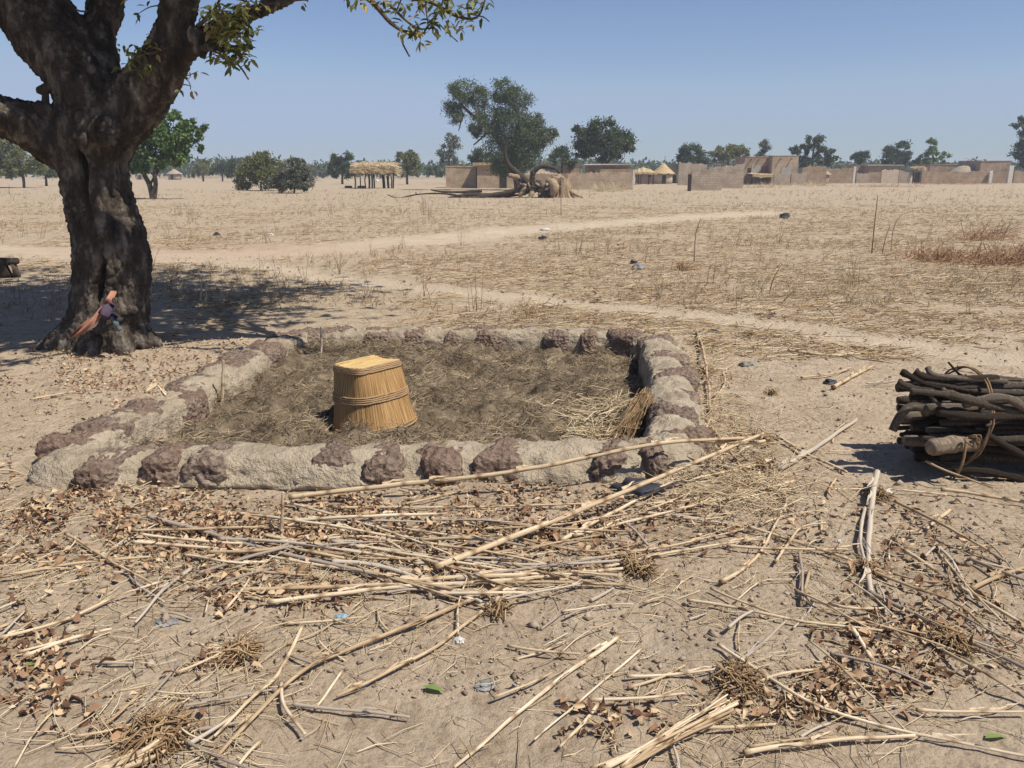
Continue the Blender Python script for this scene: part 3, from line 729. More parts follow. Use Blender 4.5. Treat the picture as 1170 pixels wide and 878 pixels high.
def bench():
    c = G(2, 317); root = empty('log_bench', c, 'dark low log bench cut by the left edge of the photo', 'bench')
    s = PXM(c.y, 310)
    mb = MB(); tube(mb, [c+Vector((x*s, 0, 18*s+.01*math.sin(x))) for x in (-60, -30, 0, 12, 21)], [5*s, 5.2*s, 4.6*s, 4.2*s, 3.6*s], 12); mb.build('seat', M['wood_dark'], root)
    for x in (-50, 2, 17):
        mb = MB(); w = 9 if x == 2 else 4
        tube(mb, [c+Vector((x*s, .02, -.02)), c+Vector((x*s, .0, 10*s)), c+Vector(((x-2)*s, 0, 17*s))], [w*s*1.1, w*s*.8, w*s*.8], 10); mb.build('leg', M['wood_dark'], root)
bench()
# ------------------------------------------------------------------ firewood
def firewood():
    c0 = G(1100, 556); X0 = 2.19; cy = 4.33; cz = .265
    root = empty('firewood_bundle', (2.85, cy, 0), 'bundle of dark crooked firewood tied with fibre rope right of the pit', 'firewood')
    k = 0; placed = []
    tries = 0
    while len(placed) < 84 and tries < 60000:
        tries += 1
        r = random.choice([.014, .017, .02, .023, .026, .03, .034])
        a = random.uniform(0, math.tau); q = math.sqrt(random.random())
        y = math.cos(a)*q*(.27-r); z = math.sin(a)*q*(.262-r)
        if z < -.10 and abs(y) > .2: continue
        if any((y-b)**2+(z-c)**2 < (r+e)**2*.5 for b, c, e in placed): continue
        placed.append((y, z, r))
    for (y, z, r) in placed:
        x0 = X0+random.uniform(-.04, .26)+.10*abs(z)+(.05 if z > 0 else 0); x1 = X0+random.uniform(1.25, 1.75)
        yw = random.uniform(-.09, .09); pt = random.uniform(-.05, .05); n = 9; pts = []; sd = random.uniform(0, 99)
        for i in range(n):
            t = i/(n-1); x = x0+(x1-x0)*t; tt = x-2.5
            w = .016+.5*r*.5
            pts.append((x, cy+y+yw*tt*.5+(w*noise.noise(Vector((x*3.6, sd, 0)))*1.3+.008*noise.noise(Vector((x*13, sd, 0)))), max(r*.9, cz+z+pt*tt+(w*noise.noise(Vector((x*3.6, sd, 7)))*1.3+.010*noise.noise(Vector((x*13, sd, 7)))))))
        q = cat_pts(pts, 3); mb = MB()
        rad = [r*(1-.25*i/len(q))*(1+.16*noise.noise(Vector((i*.7, sd, 3)))+(.25 if (i+int(sd)) % 11 == 0 else 0)) for i in range(len(q))]
        tube(mb, q, rad, 9)
        if random.random() < .45:       # side shoot
            i = random.randrange(4, len(q)-6); b = Vector(q[i]); d = Vector((random.choice([-1, 1])*random.uniform(.5, 1), random.uniform(-.5, .1), random.uniform(-.2, .5))).normalized()
            L = random.uniform(.08, .22)
            tube(mb, [b, b+d*L*.5, b+d*L+Vector((.02, 0, .01))], [r*.6, r*.5, r*.4], 7)
        mb.build('stick', M['wood_dark'], root)
    s = PXM(4.1, 510)
    mb = MB(); q = cat_pts([tuple(P(1062, 512, 4.03)), tuple(P(1080, 509, 4.05)), tuple(P(1098, 507, 4.09)), tuple(P(1116, 508, 4.16))], 4)
    tube(mb, q, [8*s, 9.5*s, 10*s, 9.5*s, 9*s, 10*s, 10.5*s]+[9*s]*(len(q)-7), 16); o = mb.build('stick', M['wood_pale'], root)
    o['label'] = 'thick peeled pale log end at the front of the bundle'
    # top sticks fanning at the left end
    for (a, b, c, d, e, f, r) in ((1030, 425, 1062, 440, 1100, 444, 6), (1026, 436, 1050, 444, 1120, 441, 5.5), (1045, 424, 1065, 432, 1140, 432, 6), (1032, 440, 1062, 437, 1130, 452, 5), (1060, 420, 1072, 430, 1150, 436, 5), (1040, 447, 1075, 450, 1110, 455, 5),
                                  (1062, 450, 1066, 456, 1074, 463, 3.2), (1075, 447, 1100, 455, 1180, 476, 7), (1100, 462, 1150, 455, 1190, 484, 7), (1070, 470, 1120, 476, 1190, 474, 8), (1125, 495, 1150, 510, 1190, 532, 6), (1090, 540, 1120, 538, 1170, 548, 6)):
        Y0 = 4.1 if b > 445 else 4.22
        mb = MB(); q = cat_pts([tuple(P(a, b, Y0)), tuple(P(c, d, Y0-.03)), tuple(P(e, f, Y0))], 6); tube(mb, q, [r*.68*s*(1+.15*math.sin(i*1.9)) for i in range(len(q))], 9); mb.build('stick', M['wood_dark'], root)
    # curled piece at the left
    mb = MB(); q = cat_pts([tuple(P(a, b, 4.15)) for a, b in ((1020, 492), (1028, 476), (1040, 465), (1055, 467), (1058, 474))], 5)
    tube(mb, q, [5*s]*len(q), 8); mb.build('stick', M['wood_dark'], root)
    # rope
    mb = MB()
    for kx in (0, .011):
        pp = []
        for i in range(41):
            th = math.tau*i/40; rr = .285+.014*noise.noise(Vector((math.cos(th)*3, math.sin(th)*3, kx*90)))
            pp.append((2.5+kx+.045*math.sin(th)-.02*math.cos(th), cy+math.cos(th)*rr, cz+math.sin(th)*rr*.985))
        tube(mb, pp, .0055, 7, caps=False)
    c = P(1106, 500, 4.02)
    for i in range(6):
        d = Vector((random.uniform(-1, 1), random.uniform(-.6, -.1), random.uniform(-.8, .8)))*.05
        q = cat_pts([tuple(c), tuple(c+d+Vector((.01, -.01, .02))), tuple(c+d*.4+Vector((.03, -.02, -.03)))], 4); tube(mb, q, .0055, 6)
    q = cat_pts([tuple(P(1104, 505, 4.0)), tuple(P(1100, 528, 3.98)), tuple(P(1092, 545, 4.0))], 4); tube(mb, q, .007, 6)
    mb.build('rope', M['rope'], root)
firewood()
# ------------------------------------------------------------------ stalks lying about
def stalk_mesh(pts, r, mat='stalk', split=False):
    q = cat_pts(pts, 10 if len(pts) > 2 else 1)
    if len(pts) == 2: q = [np.array(pts[0])+(np.array(pts[1])-np.array(pts[0]))*t for t in np.linspace(0, 1, 16)]
    L = 0; rad = []; sd = random.uniform(0, 9); out = []
    for i, p in enumerate(q):
        if i: L += np.linalg.norm(p-q[i-1])
        ph = L % .19
        rad.append(r*(1+(.13 if ph < .022 else 0)+.1*noise.noise(Vector((L*9, sd, 2))))*(1-.35*i/len(q)))
        out.append(p+np.array([.006*noise.noise(Vector((L*5, sd, 0))), .006*noise.noise(Vector((L*5, sd, 4))), .003*noise.noise(Vector((L*6, sd, 8)))]))
    mb = MB(); tube(mb, out, rad, 8)
    if r > .0045 and L > .3:                     # torn leaf sheaths clinging to the stalk
        for _ in range(int(L*3.2)+1):
            i = random.randrange(1, len(out)-2); p = Vector(out[i]); t = (Vector(out[i+1])-p).normalized(); sd2 = random.uniform(-1, 1)
            lt = t.cross(Vector((0, 0, 1)))*sd2; ll = random.uniform(.04, .14); q = []
            for k in range(5):
                f = k/4; c = p+t*ll*f+lt*(r*1.2+ll*.35*f*f)+Vector((0, 0, r*.9-.004*f+.012*math.sin(f*3)*random.random()))
                wv = Vector((0, 0, 1)).lerp(lt.normalized(), .5)*r*(1-f*.8)*.9; q += [c-wv, c+wv]
            mb.add(q, [(2*k, 2*k+2, 2*k+3, 2*k+1) for k in range(4)], [(random.random(), .05*k) for k in range(10)])
    return mb, out
def wall_lift(x, y, z):                     # rest on top of the pit wall where one crosses it
    d = min(math.hypot(x-p.x, y-p.y) for p in LOOPD)
    return max(z, (ZT+.02)*max(0, min(1, (.34-d)/.14))) if d < .34 else z
LOOPD = [Vector(p) for p in cat_pts([tuple(p) for p in LOOP]+[tuple(LOOP[0])], 8)]
def stalk(px, r, label, mat='stalk', group=None, z=None):
    pts = []
    for i, p in enumerate(px):
        h = p[2] if len(p) > 2 else .014
        g = G(p[0], p[1], h); pts.append((g.x, g.y, g.z+max(H(g.x+u, g.y+v) for u in (-.06, 0, .06) for v in (-.06, 0, .06))+.004))
    Ym = sum(p[1] for p in pts)/len(pts); rr = r*.375*PXM(Ym, 560)
    mb, q = stalk_mesh(pts, rr, mat)
    o = mb.build('dry_stalk', M[mat], origin=q[0]); tag(o, label, 'stalk', group); return o
ST = [
 ([(330, 568, .03), (450, 556, .06), (590, 541, .12), (735, 514, .2), (800, 506, .2), (870, 501, .17)], 7.5, 'long pale stalk lying across the front right corner of the pit wall'),
 ([(497, 652, .03), (640, 592, .06), (760, 545, .14), (872, 496, .2)], 9, 'thickest pale stalk running diagonally up to the pit corner'),
 ([(800, 506, .18), (850, 508, .15), (874, 504, .12)], 7, 'short stalk end pointing right beyond the pit corner'),
 ([(640, 617), (700, 588), (770, 558), (859, 534), (886, 524)], 5.5, 'thin stalk parallel below the thickest diagonal stalk'),
 ([(655, 612), (770, 586), (862, 565), (905, 552)], 4.5, 'thin yellow stalk third below the pit corner'),
 ([(380, 579), (520, 582), (640, 578), (722, 577)], 4.5, 'horizontal thin stalk close in front of the pit wall'),
 ([(170, 592), (240, 608), (310, 632), (400, 655), (458, 668)], 8, 'thick brownish stalk slanting down left of the stalk heap', 'stalk_grey'),
 ([(150, 621), (260, 630), (330, 644), (430, 660), (540, 688)], 5.5, 'long straw stalk running from the leaf litter into the stalk heap'),
 ([(0, 666), (90, 649), (172, 637)], 6, 'straight stalk at the left edge below the pit'),
 ([(75, 614), (130, 645), (175, 669)], 5, 'stalk slanting down to the right near the left edge'),
 ([(306, 692), (450, 676), (580, 664), (712, 650)], 7.5, 'thick yellow stalk along the bottom of the stalk heap'),
 ([(270, 678), (480, 671), (600, 666), (718, 668)], 7, 'long straight stalk ending at the husk right of the heap'),
 ([(150, 610), (330, 604), (480, 612), (560, 616)], 4.5, 'slim stalk high in the heap close to the pit'),
 ([(380, 624), (500, 640), (600, 646), (720, 642)], 6, 'grey stalk across the middle of the stalk heap', 'stalk_grey'),
 ([(380, 648), (440, 652), (520, 676), (550, 690)], 8, 'dark weathered stalk under the heap', 'stalk_grey'),
 ([(160, 613), (280, 622), (420, 618), (470, 640)], 5, 'curved stalk over the brown leaves left of the heap'),
 ([(300, 612), (420, 636), (560, 655), (650, 658)], 6, 'pale stalk crossing through the centre of the heap'),
 ([(440, 668), (560, 660), (660, 655), (706, 658)], 8.5, 'stout pale stalk on top of the heap'),
 ([(230, 640), (330, 628), (500, 640), (520, 636)], 4.5, 'thin stalk woven between others of the heap'),
 ([(540, 596), (620, 622), (690, 630), (756, 611)], 4, 'bent thin straw right of the heap'),
 ([(660, 640), (760, 626), (850, 606)], 4, 'fine straw below the thick diagonal stalk'),
 ([(690, 648), (770, 631), (866, 618)], 4.5, 'fine straw pointing right on bare soil'),
 ([(0, 736), (82, 709), (137, 684), (188, 668)], 5.5, 'long slender stalk rising from the left edge'),
 ([(28, 757), (80, 738), (127, 722)], 7, 'split whitish stalk piece on the bare soil at left'),
 ([(22, 752), (75, 737), (120, 724)], 4.5, 'thin splinter beside the split whitish stalk at left'),
 ([(572, 672), (480, 712), (400, 744), (350, 765), (300, 812), (250, 872)], 8.5, 'very long bent stalk curving down to the bottom left'),
 ([(577, 678), (505, 735), (440, 772), (385, 797)], 6.5, 'slim stalk forking from the end of the long bent stalk'),
 ([(708, 728), (650, 770), (600, 810), (520, 880)], 8, 'straight pale stalk pointing to the bottom edge in the middle'),
 ([(733, 742), (690, 780), (650, 815), (610, 850)], 4.5, 'thin stalk beside the straight pale one in the lower middle'),
 ([(683, 808), (664, 832), (640, 858)], 7, 'short stub of stalk near the bottom middle'),
 ([(345, 718), (318, 770), (290, 800), (245, 848)], 7, 'stalk slanting down over the lower left soil'),
 ([(335, 806), (400, 812), (468, 818)], 6.5, 'short brown stalk lying level at the lower left', 'stalk_grey'),
 ([(392, 768), (370, 800), (360, 812)], 5, 'short piece resting against the level brown stalk'),
 ([(205, 758), (172, 800), (140, 838)], 6, 'brownish stalk over the straw bunch at lower left', 'stalk_grey'),
 ([(165, 790), (130, 826), (98, 850)], 5, 'slim stalk left of the straw bunch'),
 ([(300, 850), (285, 865), (270, 885)], 7, 'stalk end cut by the bottom edge at left'),
 ([(1003, 538, .06), (997, 570, .04), (993, 610), (991, 650), (994, 682)], 10, 'upright lying grey stalk left of the firewood shadow', 'stalk_grey'),
 ([(994, 682), (1040, 705), (1100, 735), (1180, 772)], 8.5, 'long grey stalk continuing towards the lower right edge', 'stalk_grey'),
 ([(988, 585), (982, 625), (988, 650)], 6, 'dark short stalk beside the upright lying one', 'stalk_grey'),
 ([(785, 688), (850, 702), (917, 715), (1006, 728)], 5.5, 'straight straw slanting on bare soil at lower right'),
 ([(820, 742), (880, 782), (940, 815), (1040, 840), (1175, 868)], 7, 'long curved stalk sweeping to the lower right corner'),
 ([(850, 864), (900, 857), (960, 850), (1045, 843)], 9, 'pale thick frayed stalk near the bottom right'),
 ([(853, 856), (910, 850), (985, 846)], 5, 'thin pale stalk on top of the frayed one'),
 ([(1045, 815), (1100, 818), (1175, 816)], 6, 'straight stalk at the lower right edge'),
 ([(890, 536), (930, 512), (978, 481)], 8, 'whitish bare branch between pit and firewood', 'stalk_grey'),
 ([(1033, 636), (1095, 677), (1167, 718)], 7.5, 'brown stalk slanting down at the right edge'),
 ([(1108, 681), (1140, 668), (1180, 654)], 8, 'pale stalk meeting the brown one at the right edge'),
 ([(1075, 559), (1120, 566), (1180, 577)], 6, 'straw under the firewood bundle at right'),
 ([(1058, 524, .12), (1080, 536, .09), (1135, 557, .03)], 4, 'thin stem sticking out below the rope of the firewood'),
 ([(831, 624), (900, 632), (968, 633)], 5, 'level straw in the middle right'),
 ([(824, 667), (850, 650), (869, 633), (890, 595)], 6.5, 'bent orange brown stalk on bare soil'),
 ([(801, 472), (825, 505), (852, 541), (896, 568)], 4.5, 'thin brown stem leaning over the pit corner'),
 ([(888, 500), (925, 518), (968, 537)], 5.5, 'stem running from the pit corner towards the upright stalk'),
 ([(855, 604), (920, 626), (989, 652)], 5.5, 'brownish straw left of the upright lying stalk'),
 ([(951, 446), (975, 432), (996, 421)], 6, 'pale twig above the whitish branch'),
 ([(886, 645), (900, 625), (917, 606), (943, 602)], 4.5, 'hooked thin straw left of the upright stalk'),
 ([(913, 636), (916, 660), (917, 690)], 5.5, 'short straw pointing at the camera in the middle right', 'stalk_grey'),
 ([(925, 655), (920, 675), (919, 692)], 5, 'second short straw pointing at the camera beside the first'),
 ([(997, 658), (1040, 676), (1091, 696), (1146, 742)], 5.5, 'stalk parallel above the long grey one at right'),
 ([(972, 724), (985, 745), (999, 765)], 8, 'flat short stalk piece between the two long right stalks'),
 ([(1085, 584), (1072, 598), (1058, 611)], 6.5, 'stub of stalk below the firewood'),
 ([(1070, 632), (1085, 650), (1110, 690)], 5.5, 'brown stem crossing others near the right edge', 'stalk_grey'),
 ([(716, 776), (780, 771), (836, 768)], 5, 'level straw near the bottom right husk'),
 ([(640, 700), (690, 692), (724, 690)], 3, 'hair thin straw below the heap at right'),
 ([(735, 378), (725, 392), (715, 404)], 5, 'pale stalk leaning over the far right corner of the pit'),
 ([(795, 378, .02), (803, 400, .05), (808, 430, .04), (812, 470)], 4.5, 'thin stalk along the outside of the right pit wall'),
 ([(826, 426), (828, 440), (815, 458)], 4, 'curled straw outside the right pit wall'),
 ([(782, 500), (793, 470), (800, 455)], 4.5, 'stem leaning on the near end of the right pit wall'),
 ([(955, 545), (947, 560), (950, 568)], 4.5, 'tiny stub of stalk left of the firewood shadow'),
 ([(900, 404), (940, 410), (982, 408)], 4, 'level straw beyond the pit towards the path'),
 ([(915, 436), (950, 430), (972, 424)], 3, 'thin straw short of the path'),
 ([(840, 690), (870, 668), (905, 665)], 2.5, 'hair thin straw on bare soil in the middle right'),
 ([(735, 690), (760, 685), (785, 700)], 3, 'small straw right of the heap'),
 ([(640, 750), (670, 726), (700, 712)], 2.5, 'wispy straw above the straight pale stalk'),
 ([(1020, 660), (1060, 672), (1100, 670)], 3.5, 'thin straw crossing between the right stalks'),
 ([(1100, 610), (1140, 640), (1165, 680)], 3.5, 'thin brown stem near the right edge below the firewood', 'stalk_grey'),
]
for row in ST:
    stalk(row[0], row[1], row[2], *(row[3:4] or ['stalk']))
# stakes standing up
def stake(px, base, top, r, label, mat='stalk', lean=0.0, thing='stake', z0=0):
    b = G(px[0], base, z0); t = P(px[1], top, b.y+lean)
    mb, q = stalk_mesh([tuple(b-Vector((0, 0, .05))), tuple(b.lerp(t, .5)+Vector((.004, 0, 0))), tuple(t)], r*.36*PXM(b.y, base)); o = mb.build(thing, M[mat], origin=q[0]); return tag(o, label, 'stake')
stake((319, 323), 612, 562, 6, 'upright split stalk stuck in the ground before the pit')
stake((253, 255), 462, 412, 5.5, 'pale reed standing by the left wall inside the pit')
stake((348, 349), 396, 382, 4, 'short pale reed at the far left inside the pit')
stake((366, 367), 402, 374, 4, 'taller pale reed at the far left inside the pit')
stake((229, 230), 345, 318, 2.6, 'thin reed standing left of the pit under the tree')
stake((236, 234), 345, 322, 2.4, 'thinner reed beside the first under the tree')
stake((236, 238), 425, 405, 4, 'reed stub standing just outside the left pit wall')
def folded():
    root = empty('folded_straw', G(190, 470, .1), 'bunch of pale straw bent over the left pit wall', 'straw')
    for (a, b, c) in (((166, 447, .17), (182, 438, .19), (197, 482, .02)), ((166, 449, .17), (183, 440, .19), (203, 476, .02)), ((170, 449, .16), (181, 438, .2), (192, 480, .02)), ((180, 441, .19), (186, 447, .18), (200, 470, .05))):
        pts = [tuple(G(*q)) for q in (a, b, ((b[0]+c[0])/2, (b[1]+c[1])/2, .13), c)]
        mb, q = stalk_mesh(pts, .007); mb.build('straw', M['stalk'], root)
folded()
# husk/root clumps at stalk ends
HUSK = []
def husk(px, py, w, n, label, up=.05, red=False):
    c = G(px, py); s = w*PXM(c.y, py); P0 = []; P1 = []
    for _ in range(n):
        a = RS.uniform(0, math.tau); e = RS.uniform(.3, 1)*s*.5
        P0.append((c.x+RS.normal(0, s*.1), c.y+RS.normal(0, s*.1), H(c.x, c.y)+RS.uniform(.01, up)))
        P1.append((c.x+math.cos(a)*e, c.y+math.sin(a)*e*1.2, H(c.x, c.y)+RS.uniform(0, up)))
    o = prisms('husk_clump', P0, P1, RS.uniform(.0015, .005, n), M['redweed' if red else 'husk'], RS.uniform(0, 1, n), mid=RS.normal(scale=.012, size=(n, 3)))
    tag(o, label, 'husk')
for a in ((722, 650, 46, 130, 'brown husk clump at the right end of the stalk heap'), (868, 505, 44, 120, 'husk clump at the tip of the diagonal stalks by the pit corner'), (868, 535, 26, 60, 'small husk just below the one at the pit corner'),
          (845, 785, 70, 200, 'large brown root clump in the lower right'), (1085, 740, 60, 150, 'brown root clump on the long grey stalk'), (1004, 566, 40, 80, 'husk clump at the top of the upright lying stalk'),
          (180, 850, 110, 200, 'loose straw bunch at the lower left'), (275, 748, 60, 120, 'straw clump on bare soil in the lower left'), (990, 655, 40, 70, 'husk clump halfway down the upright lying stalk'),
          (805, 395, 50, 120, 'tangle of straw outside the far right pit corner'), (800, 425, 40, 90, 'tangle of straw outside the right pit wall'), (570, 700, 50, 60, 'thin roots where the long bent stalk starts'),
          (855, 387, 14, 60, 'brown grass tuft near the path'), (882, 453, 18, 40, 'brown grass tuft between pit and firewood'), (740, 655, 40, 60, 'roots beyond the right end of the stalk heap')):
    husk(*a)
def bunch():
    root = empty('straw_bunch', G(765, 850), 'bunch of split pale stalks near the bottom edge right of centre', 'straw bunch')
    for k in range(13):
        a = random.uniform(-9, 9); b = random.uniform(-12, 12)
        pts = [tuple(G(690+a+random.uniform(-25, 30), 880+b*.4, .015+.01*(k % 3))), tuple(G(765+a*.6, 842+b*.7, .02+.008*(k % 4))), tuple(G(838+a*.8+random.uniform(-10, 4), 806+b, .015+.008*(k % 3)))]
        mb, q = stalk_mesh(pts, random.uniform(.003, .008)); mb.build('straw', M['stalk'], root)
    root = empty('straw_bunch', G(170, 855), 'sheaf of yellow stalk pieces at the bottom left', 'straw bunch')
    for k in range(11):
        b = random.uniform(-18, 18)
        pts = [tuple(G(120+random.uniform(-25, 15), 882+b*.3, .015)), tuple(G(168, 857+b*.8, .02+.008*(k % 4))), tuple(G(214+random.uniform(-12, 6), 832+b, .02))]
        mb, q = stalk_mesh(pts, random.uniform(.003, .008)); mb.build('straw', M['stalk'], root)
bunch()
# broken pieces, individual
VAR = []
for k in range(10):
    L = random.uniform(.12, .5); b = random.uniform(-.05, .05)
    mb, q = stalk_mesh([(-L/2, 0, 0), (0, b*L*2, .006), (L/2, 0, 0)], random.uniform(.0028, .0065)); VAR.append(mb.build('straw_piece', M['stalk'] if k % 4 else M['stalk_grey']))
random.seed(77)
for k in range(44):                              # the rest of the heap
    cx, cy = random.uniform(230, 640), random.uniform(592, 682); L = random.uniform(70, 210); sl = random.gauss(.06, .16)
    if k > 30: cx, cy = random.uniform(900, 1160), random.uniform(610, 800); L = random.uniform(50, 130); sl = random.gauss(.45, .35)
    p = [(cx-L/2, cy-sl*L/2, .012), (cx, cy+random.gauss(0, 2.5), .02+random.random()*.03), (cx+L/2, cy+sl*L/2, .012)]
    stalk(p, random.uniform(3, 6.5), 'dry stalk lying among others in the heaps before the pit and at right', random.choice(['stalk', 'stalk', 'stalk_grey']), 'stalks in the loose heaps')
def dens(px, py):
    d = .10
    for (cx, cy, rx, ry, w) in ((430, 640, 420, 65, 1.3), (800, 560, 130, 70, 1.0), (800, 430, 60, 70, 1.0), (1060, 700, 140, 90, .7), (850, 800, 130, 60, .7), (180, 830, 120, 60, .7), (950, 430, 180, 40, .8), (60, 560, 90, 90, .9), (300, 720, 200, 60, .5)):
        d += w*math.exp(-((px-cx)/rx)**2-((py-cy)/ry)**2)
    return d
n = 0
while n < 150:
    px, py = random.uniform(-20, 1190), random.uniform(415, 885)
    g = G(px, py)
    if inside(g.x, g.y) or min(math.hypot(g.x-p.x, g.y-p.y) for p in LOOPD) < .24 or random.random()*1.3 > dens(px, py)*(1+1.2*fbm(px*.012, py*.022, 41, 3)): continue
    o = VAR[n] if n < len(VAR) else VAR[random.randrange(len(VAR))].copy()
    if n >= len(VAR): COL.objects.link(o)
    o.location = (g.x, g.y, H(g.x, g.y)+.008+random.uniform(0, .015)); o.rotation_euler = (random.uniform(-.04, .04), random.uniform(-.05, .05), random.gauss(.15, .8))
    s = random.uniform(.6, 1.25); o.scale = (s, s, s)
    tag(o, 'short broken piece of dry stalk scattered on the ground around the pit', 'straw', 'broken stalk pieces scattered on the ground'); n += 1
# ------------------------------------------------------------------ leaf litter
def leaf_dens(px, py):
    d = -.04
    for (cx, cy, rx, ry, w) in ((330, 610, 330, 50, 1.3), (600, 600, 150, 40, .8), (90, 570, 110, 50, .8), (300, 685, 90, 25, .6), (800, 545, 110, 60, .5), (40, 760, 70, 70, .6), (260, 755, 40, 22, .6), (1060, 620, 140, 60, .4), (1050, 735, 110, 45, .7), (240, 412, 130, 26, 1.0), (70, 430, 90, 25, .8), (330, 440, 60, 30, .2),
                                (930, 800, 110, 40, .7), (700, 830, 80, 40, .4), (800, 430, 60, 70, .4), (250, 430, 200, 40, .5), (90, 430, 150, 50, .5), (170, 830, 90, 40, .3)):
        d += w*math.exp(-((px-cx)/rx)**2-((py-cy)/ry)**2)
    return (d-.12)*(1+1.6*fbm(px*.014, py*.03, 2, 3))
C = []; D = []; Nn = []; L = []; W = []; Tt = []; Cu = []; big = []
while len(C) < 8200:
    px, py = RS.uniform(-40, 1210), RS.uniform(385, 890)
    if RS.uniform(0, 1.5) > leaf_dens(px, py): continue
    g = G(px, py)
    if inside(g.x, g.y) or min((g.x-p.x)**2+(g.y-p.y)**2 for p in LOOPD) < .035: continue
    th = RS.uniform(0, math.tau); l = RS.uniform(.015, .042)
    C.append((g.x, g.y, H(g.x, g.y)+RS.uniform(.003, .03))); D.append((math.cos(th), math.sin(th), RS.normal(0, .3))); Nn.append((RS.normal(0, .6), RS.normal(0, .6), 1)); L.append(l); W.append(l*RS.uniform(.35, .7)); Tt.append(RS.uniform(0, 1)); Cu.append(RS.uniform(-.45, .6))
o = leaves('leaf_litter', *[np.array(q) for q in (C, D, Nn, L, W)], M['drylf'], np.array(Tt), curl=np.array(Cu))
tag(o, 'brown dry leaf litter covering the ground around the pit', 'leaf litter', kind='stuff')
LV = []
for k in range(8):
    a = lambda *q: np.array([q], float)
    l = random.uniform(.042, .065)
    o = leaves('dry_leaf', a(-l/2, 0, 0), a(1, 0, .1), a(.1, .1, 1), np.array([l]), np.array([l*random.uniform(.4, .65)]), M['drylf_o'], np.array([.5]), curl=np.array([random.choice([-.3, .15, .3, .4])])); LV.append(o)
n = 0
while n < 250:
    px, py = random.uniform(-10, 1180), random.uniform(560, 885)
    if random.uniform(0, 1.1) > leaf_dens(px, py)+.05: continue
    g = G(px, py)
    if min(math.hypot(g.x-p.x, g.y-p.y) for p in LOOPD) < .26: continue
    o = LV[n] if n < 8 else random.choice(LV).copy()
    if n >= 8: COL.objects.link(o)
    o.location = (g.x, g.y, H(g.x, g.y)+random.uniform(.012, .03)); o.rotation_euler = (random.gauss(0, .45), random.gauss(0, .35), random.uniform(0, math.tau))
    tag(o, 'curled brown dry leaf lying on the soil in the foreground', 'leaf', 'curled dry leaves in the foreground'); n += 1
for (px, py, lab, k) in ((495, 788, 'green fallen leaf on bare soil left of centre at the bottom', 1), (152, 845, 'pale green leaf at the lower left', 0), (38, 768, 'small green leaf near the left edge', 0), (1137, 845, 'yellowish green leaf in the lower right corner', 1), (35, 585, 'bright green leaf in the litter at the left edge', 0)):
    g = G(px, py); l = .075 if k else .06
    o = leaves('green_leaf', np.array([[-l/2, 0, 0.]]), np.array([[1, 0, .05]]), np.array([[0, .2, 1.]]), np.array([l]), np.array([l*.42]), M['lf_fresh'], np.array([random.random()]), curl=.1)
    o.location = (g.x, g.y, H(g.x, g.y)+.015); o.rotation_euler = (0, 0, random.uniform(-.5, .5)); tag(o, lab, 'leaf')
# ------------------------------------------------------------------ straw in the field, clods
def scatter_straw(name, n, yr, label, lr, rr, dark=False):
    P0 = []; P1 = []; Rr = []; T_ = []
    while len(P0) < n:
        y = yr[0]*(yr[1]/yr[0])**RS.uniform(0, 1)**.9; x = RS.uniform(-.78, .78)*y
        if y < 9 and (inside(x, y) or min((x-p.x)**2+(y-p.y)**2 for p in LOOPD) < .05): continue
        if y > 6 and path_m(x, y) > RS.uniform(.1, .9): continue
        q = fbm(x*.45, y*.45, 14, 3)+.35*(1 if x > 0 and y > 7 else 0)-(.5 if x < -1.5 and y < 13 else 0)
        if 1.7*q+RS.uniform(-.55, .45) < -.02: continue
        l = RS.uniform(*lr)*RS.uniform(.4, 1); a = RS.normal(.1, .75)
        z = H(x, y)+RS.uniform(.002, .03)
        P0.append((x, y, z)); P1.append((x+l*math.cos(a), y+l*math.sin(a), z+RS.uniform(-.008, .02))); Rr.append(RS.uniform(*rr)*(1+y*.02)); T_.append(RS.uniform(0, 1))
    o = prisms(name, P0, P1, Rr, M['husk' if dark else 'fstraw'], np.array(T_), mid=RS.normal(scale=.012, size=(n, 3)))
    tag(o, label, 'straw', kind='stuff')
scatter_straw('field_straw', 24000, (6.8, 46), 'pale broken straw strewn over the harvested field beyond the pit', (.08, .5), (.0018, .0045))
scatter_straw('brown_straw', 19000, (6.8, 40), 'brown chaff strewn over the harvested field', (.05, .35), (.002, .007), True)
P0 = []; P1 = []; Rr = []; T_ = []
while len(P0) < 4300:
    px, py = RS.uniform(-30, 1200), RS.uniform(400, 890)
    if RS.uniform(0, 1.3) > dens(px, py)*(1+1.3*fbm(px*.012, py*.022, 41, 3)): continue
    g = G(px, py)
    if inside(g.x, g.y) or min((g.x-p.x)**2+(g.y-p.y)**2 for p in LOOPD) < .03: continue
    l = RS.uniform(.02, .17); a = RS.uniform(0, math.tau); z = H(g.x, g.y)+RS.uniform(.001, .02)
    P0.append((g.x, g.y, z)); P1.append((g.x+l*math.cos(a), g.y+l*math.sin(a), z+RS.uniform(-.006, .02))); Rr.append(RS.uniform(.0007, .0022)); T_.append(RS.uniform(0, 1))
o = prisms('chaff', P0, P1, Rr, M['straw'], np.array(T_), mid=RS.normal(scale=.006, size=(len(P0), 3)))
tag(o, 'fine chaff and straw bits on the soil near the camera', 'chaff', kind='stuff')
P0 = []; P1 = []; Rr = []; T_ = []
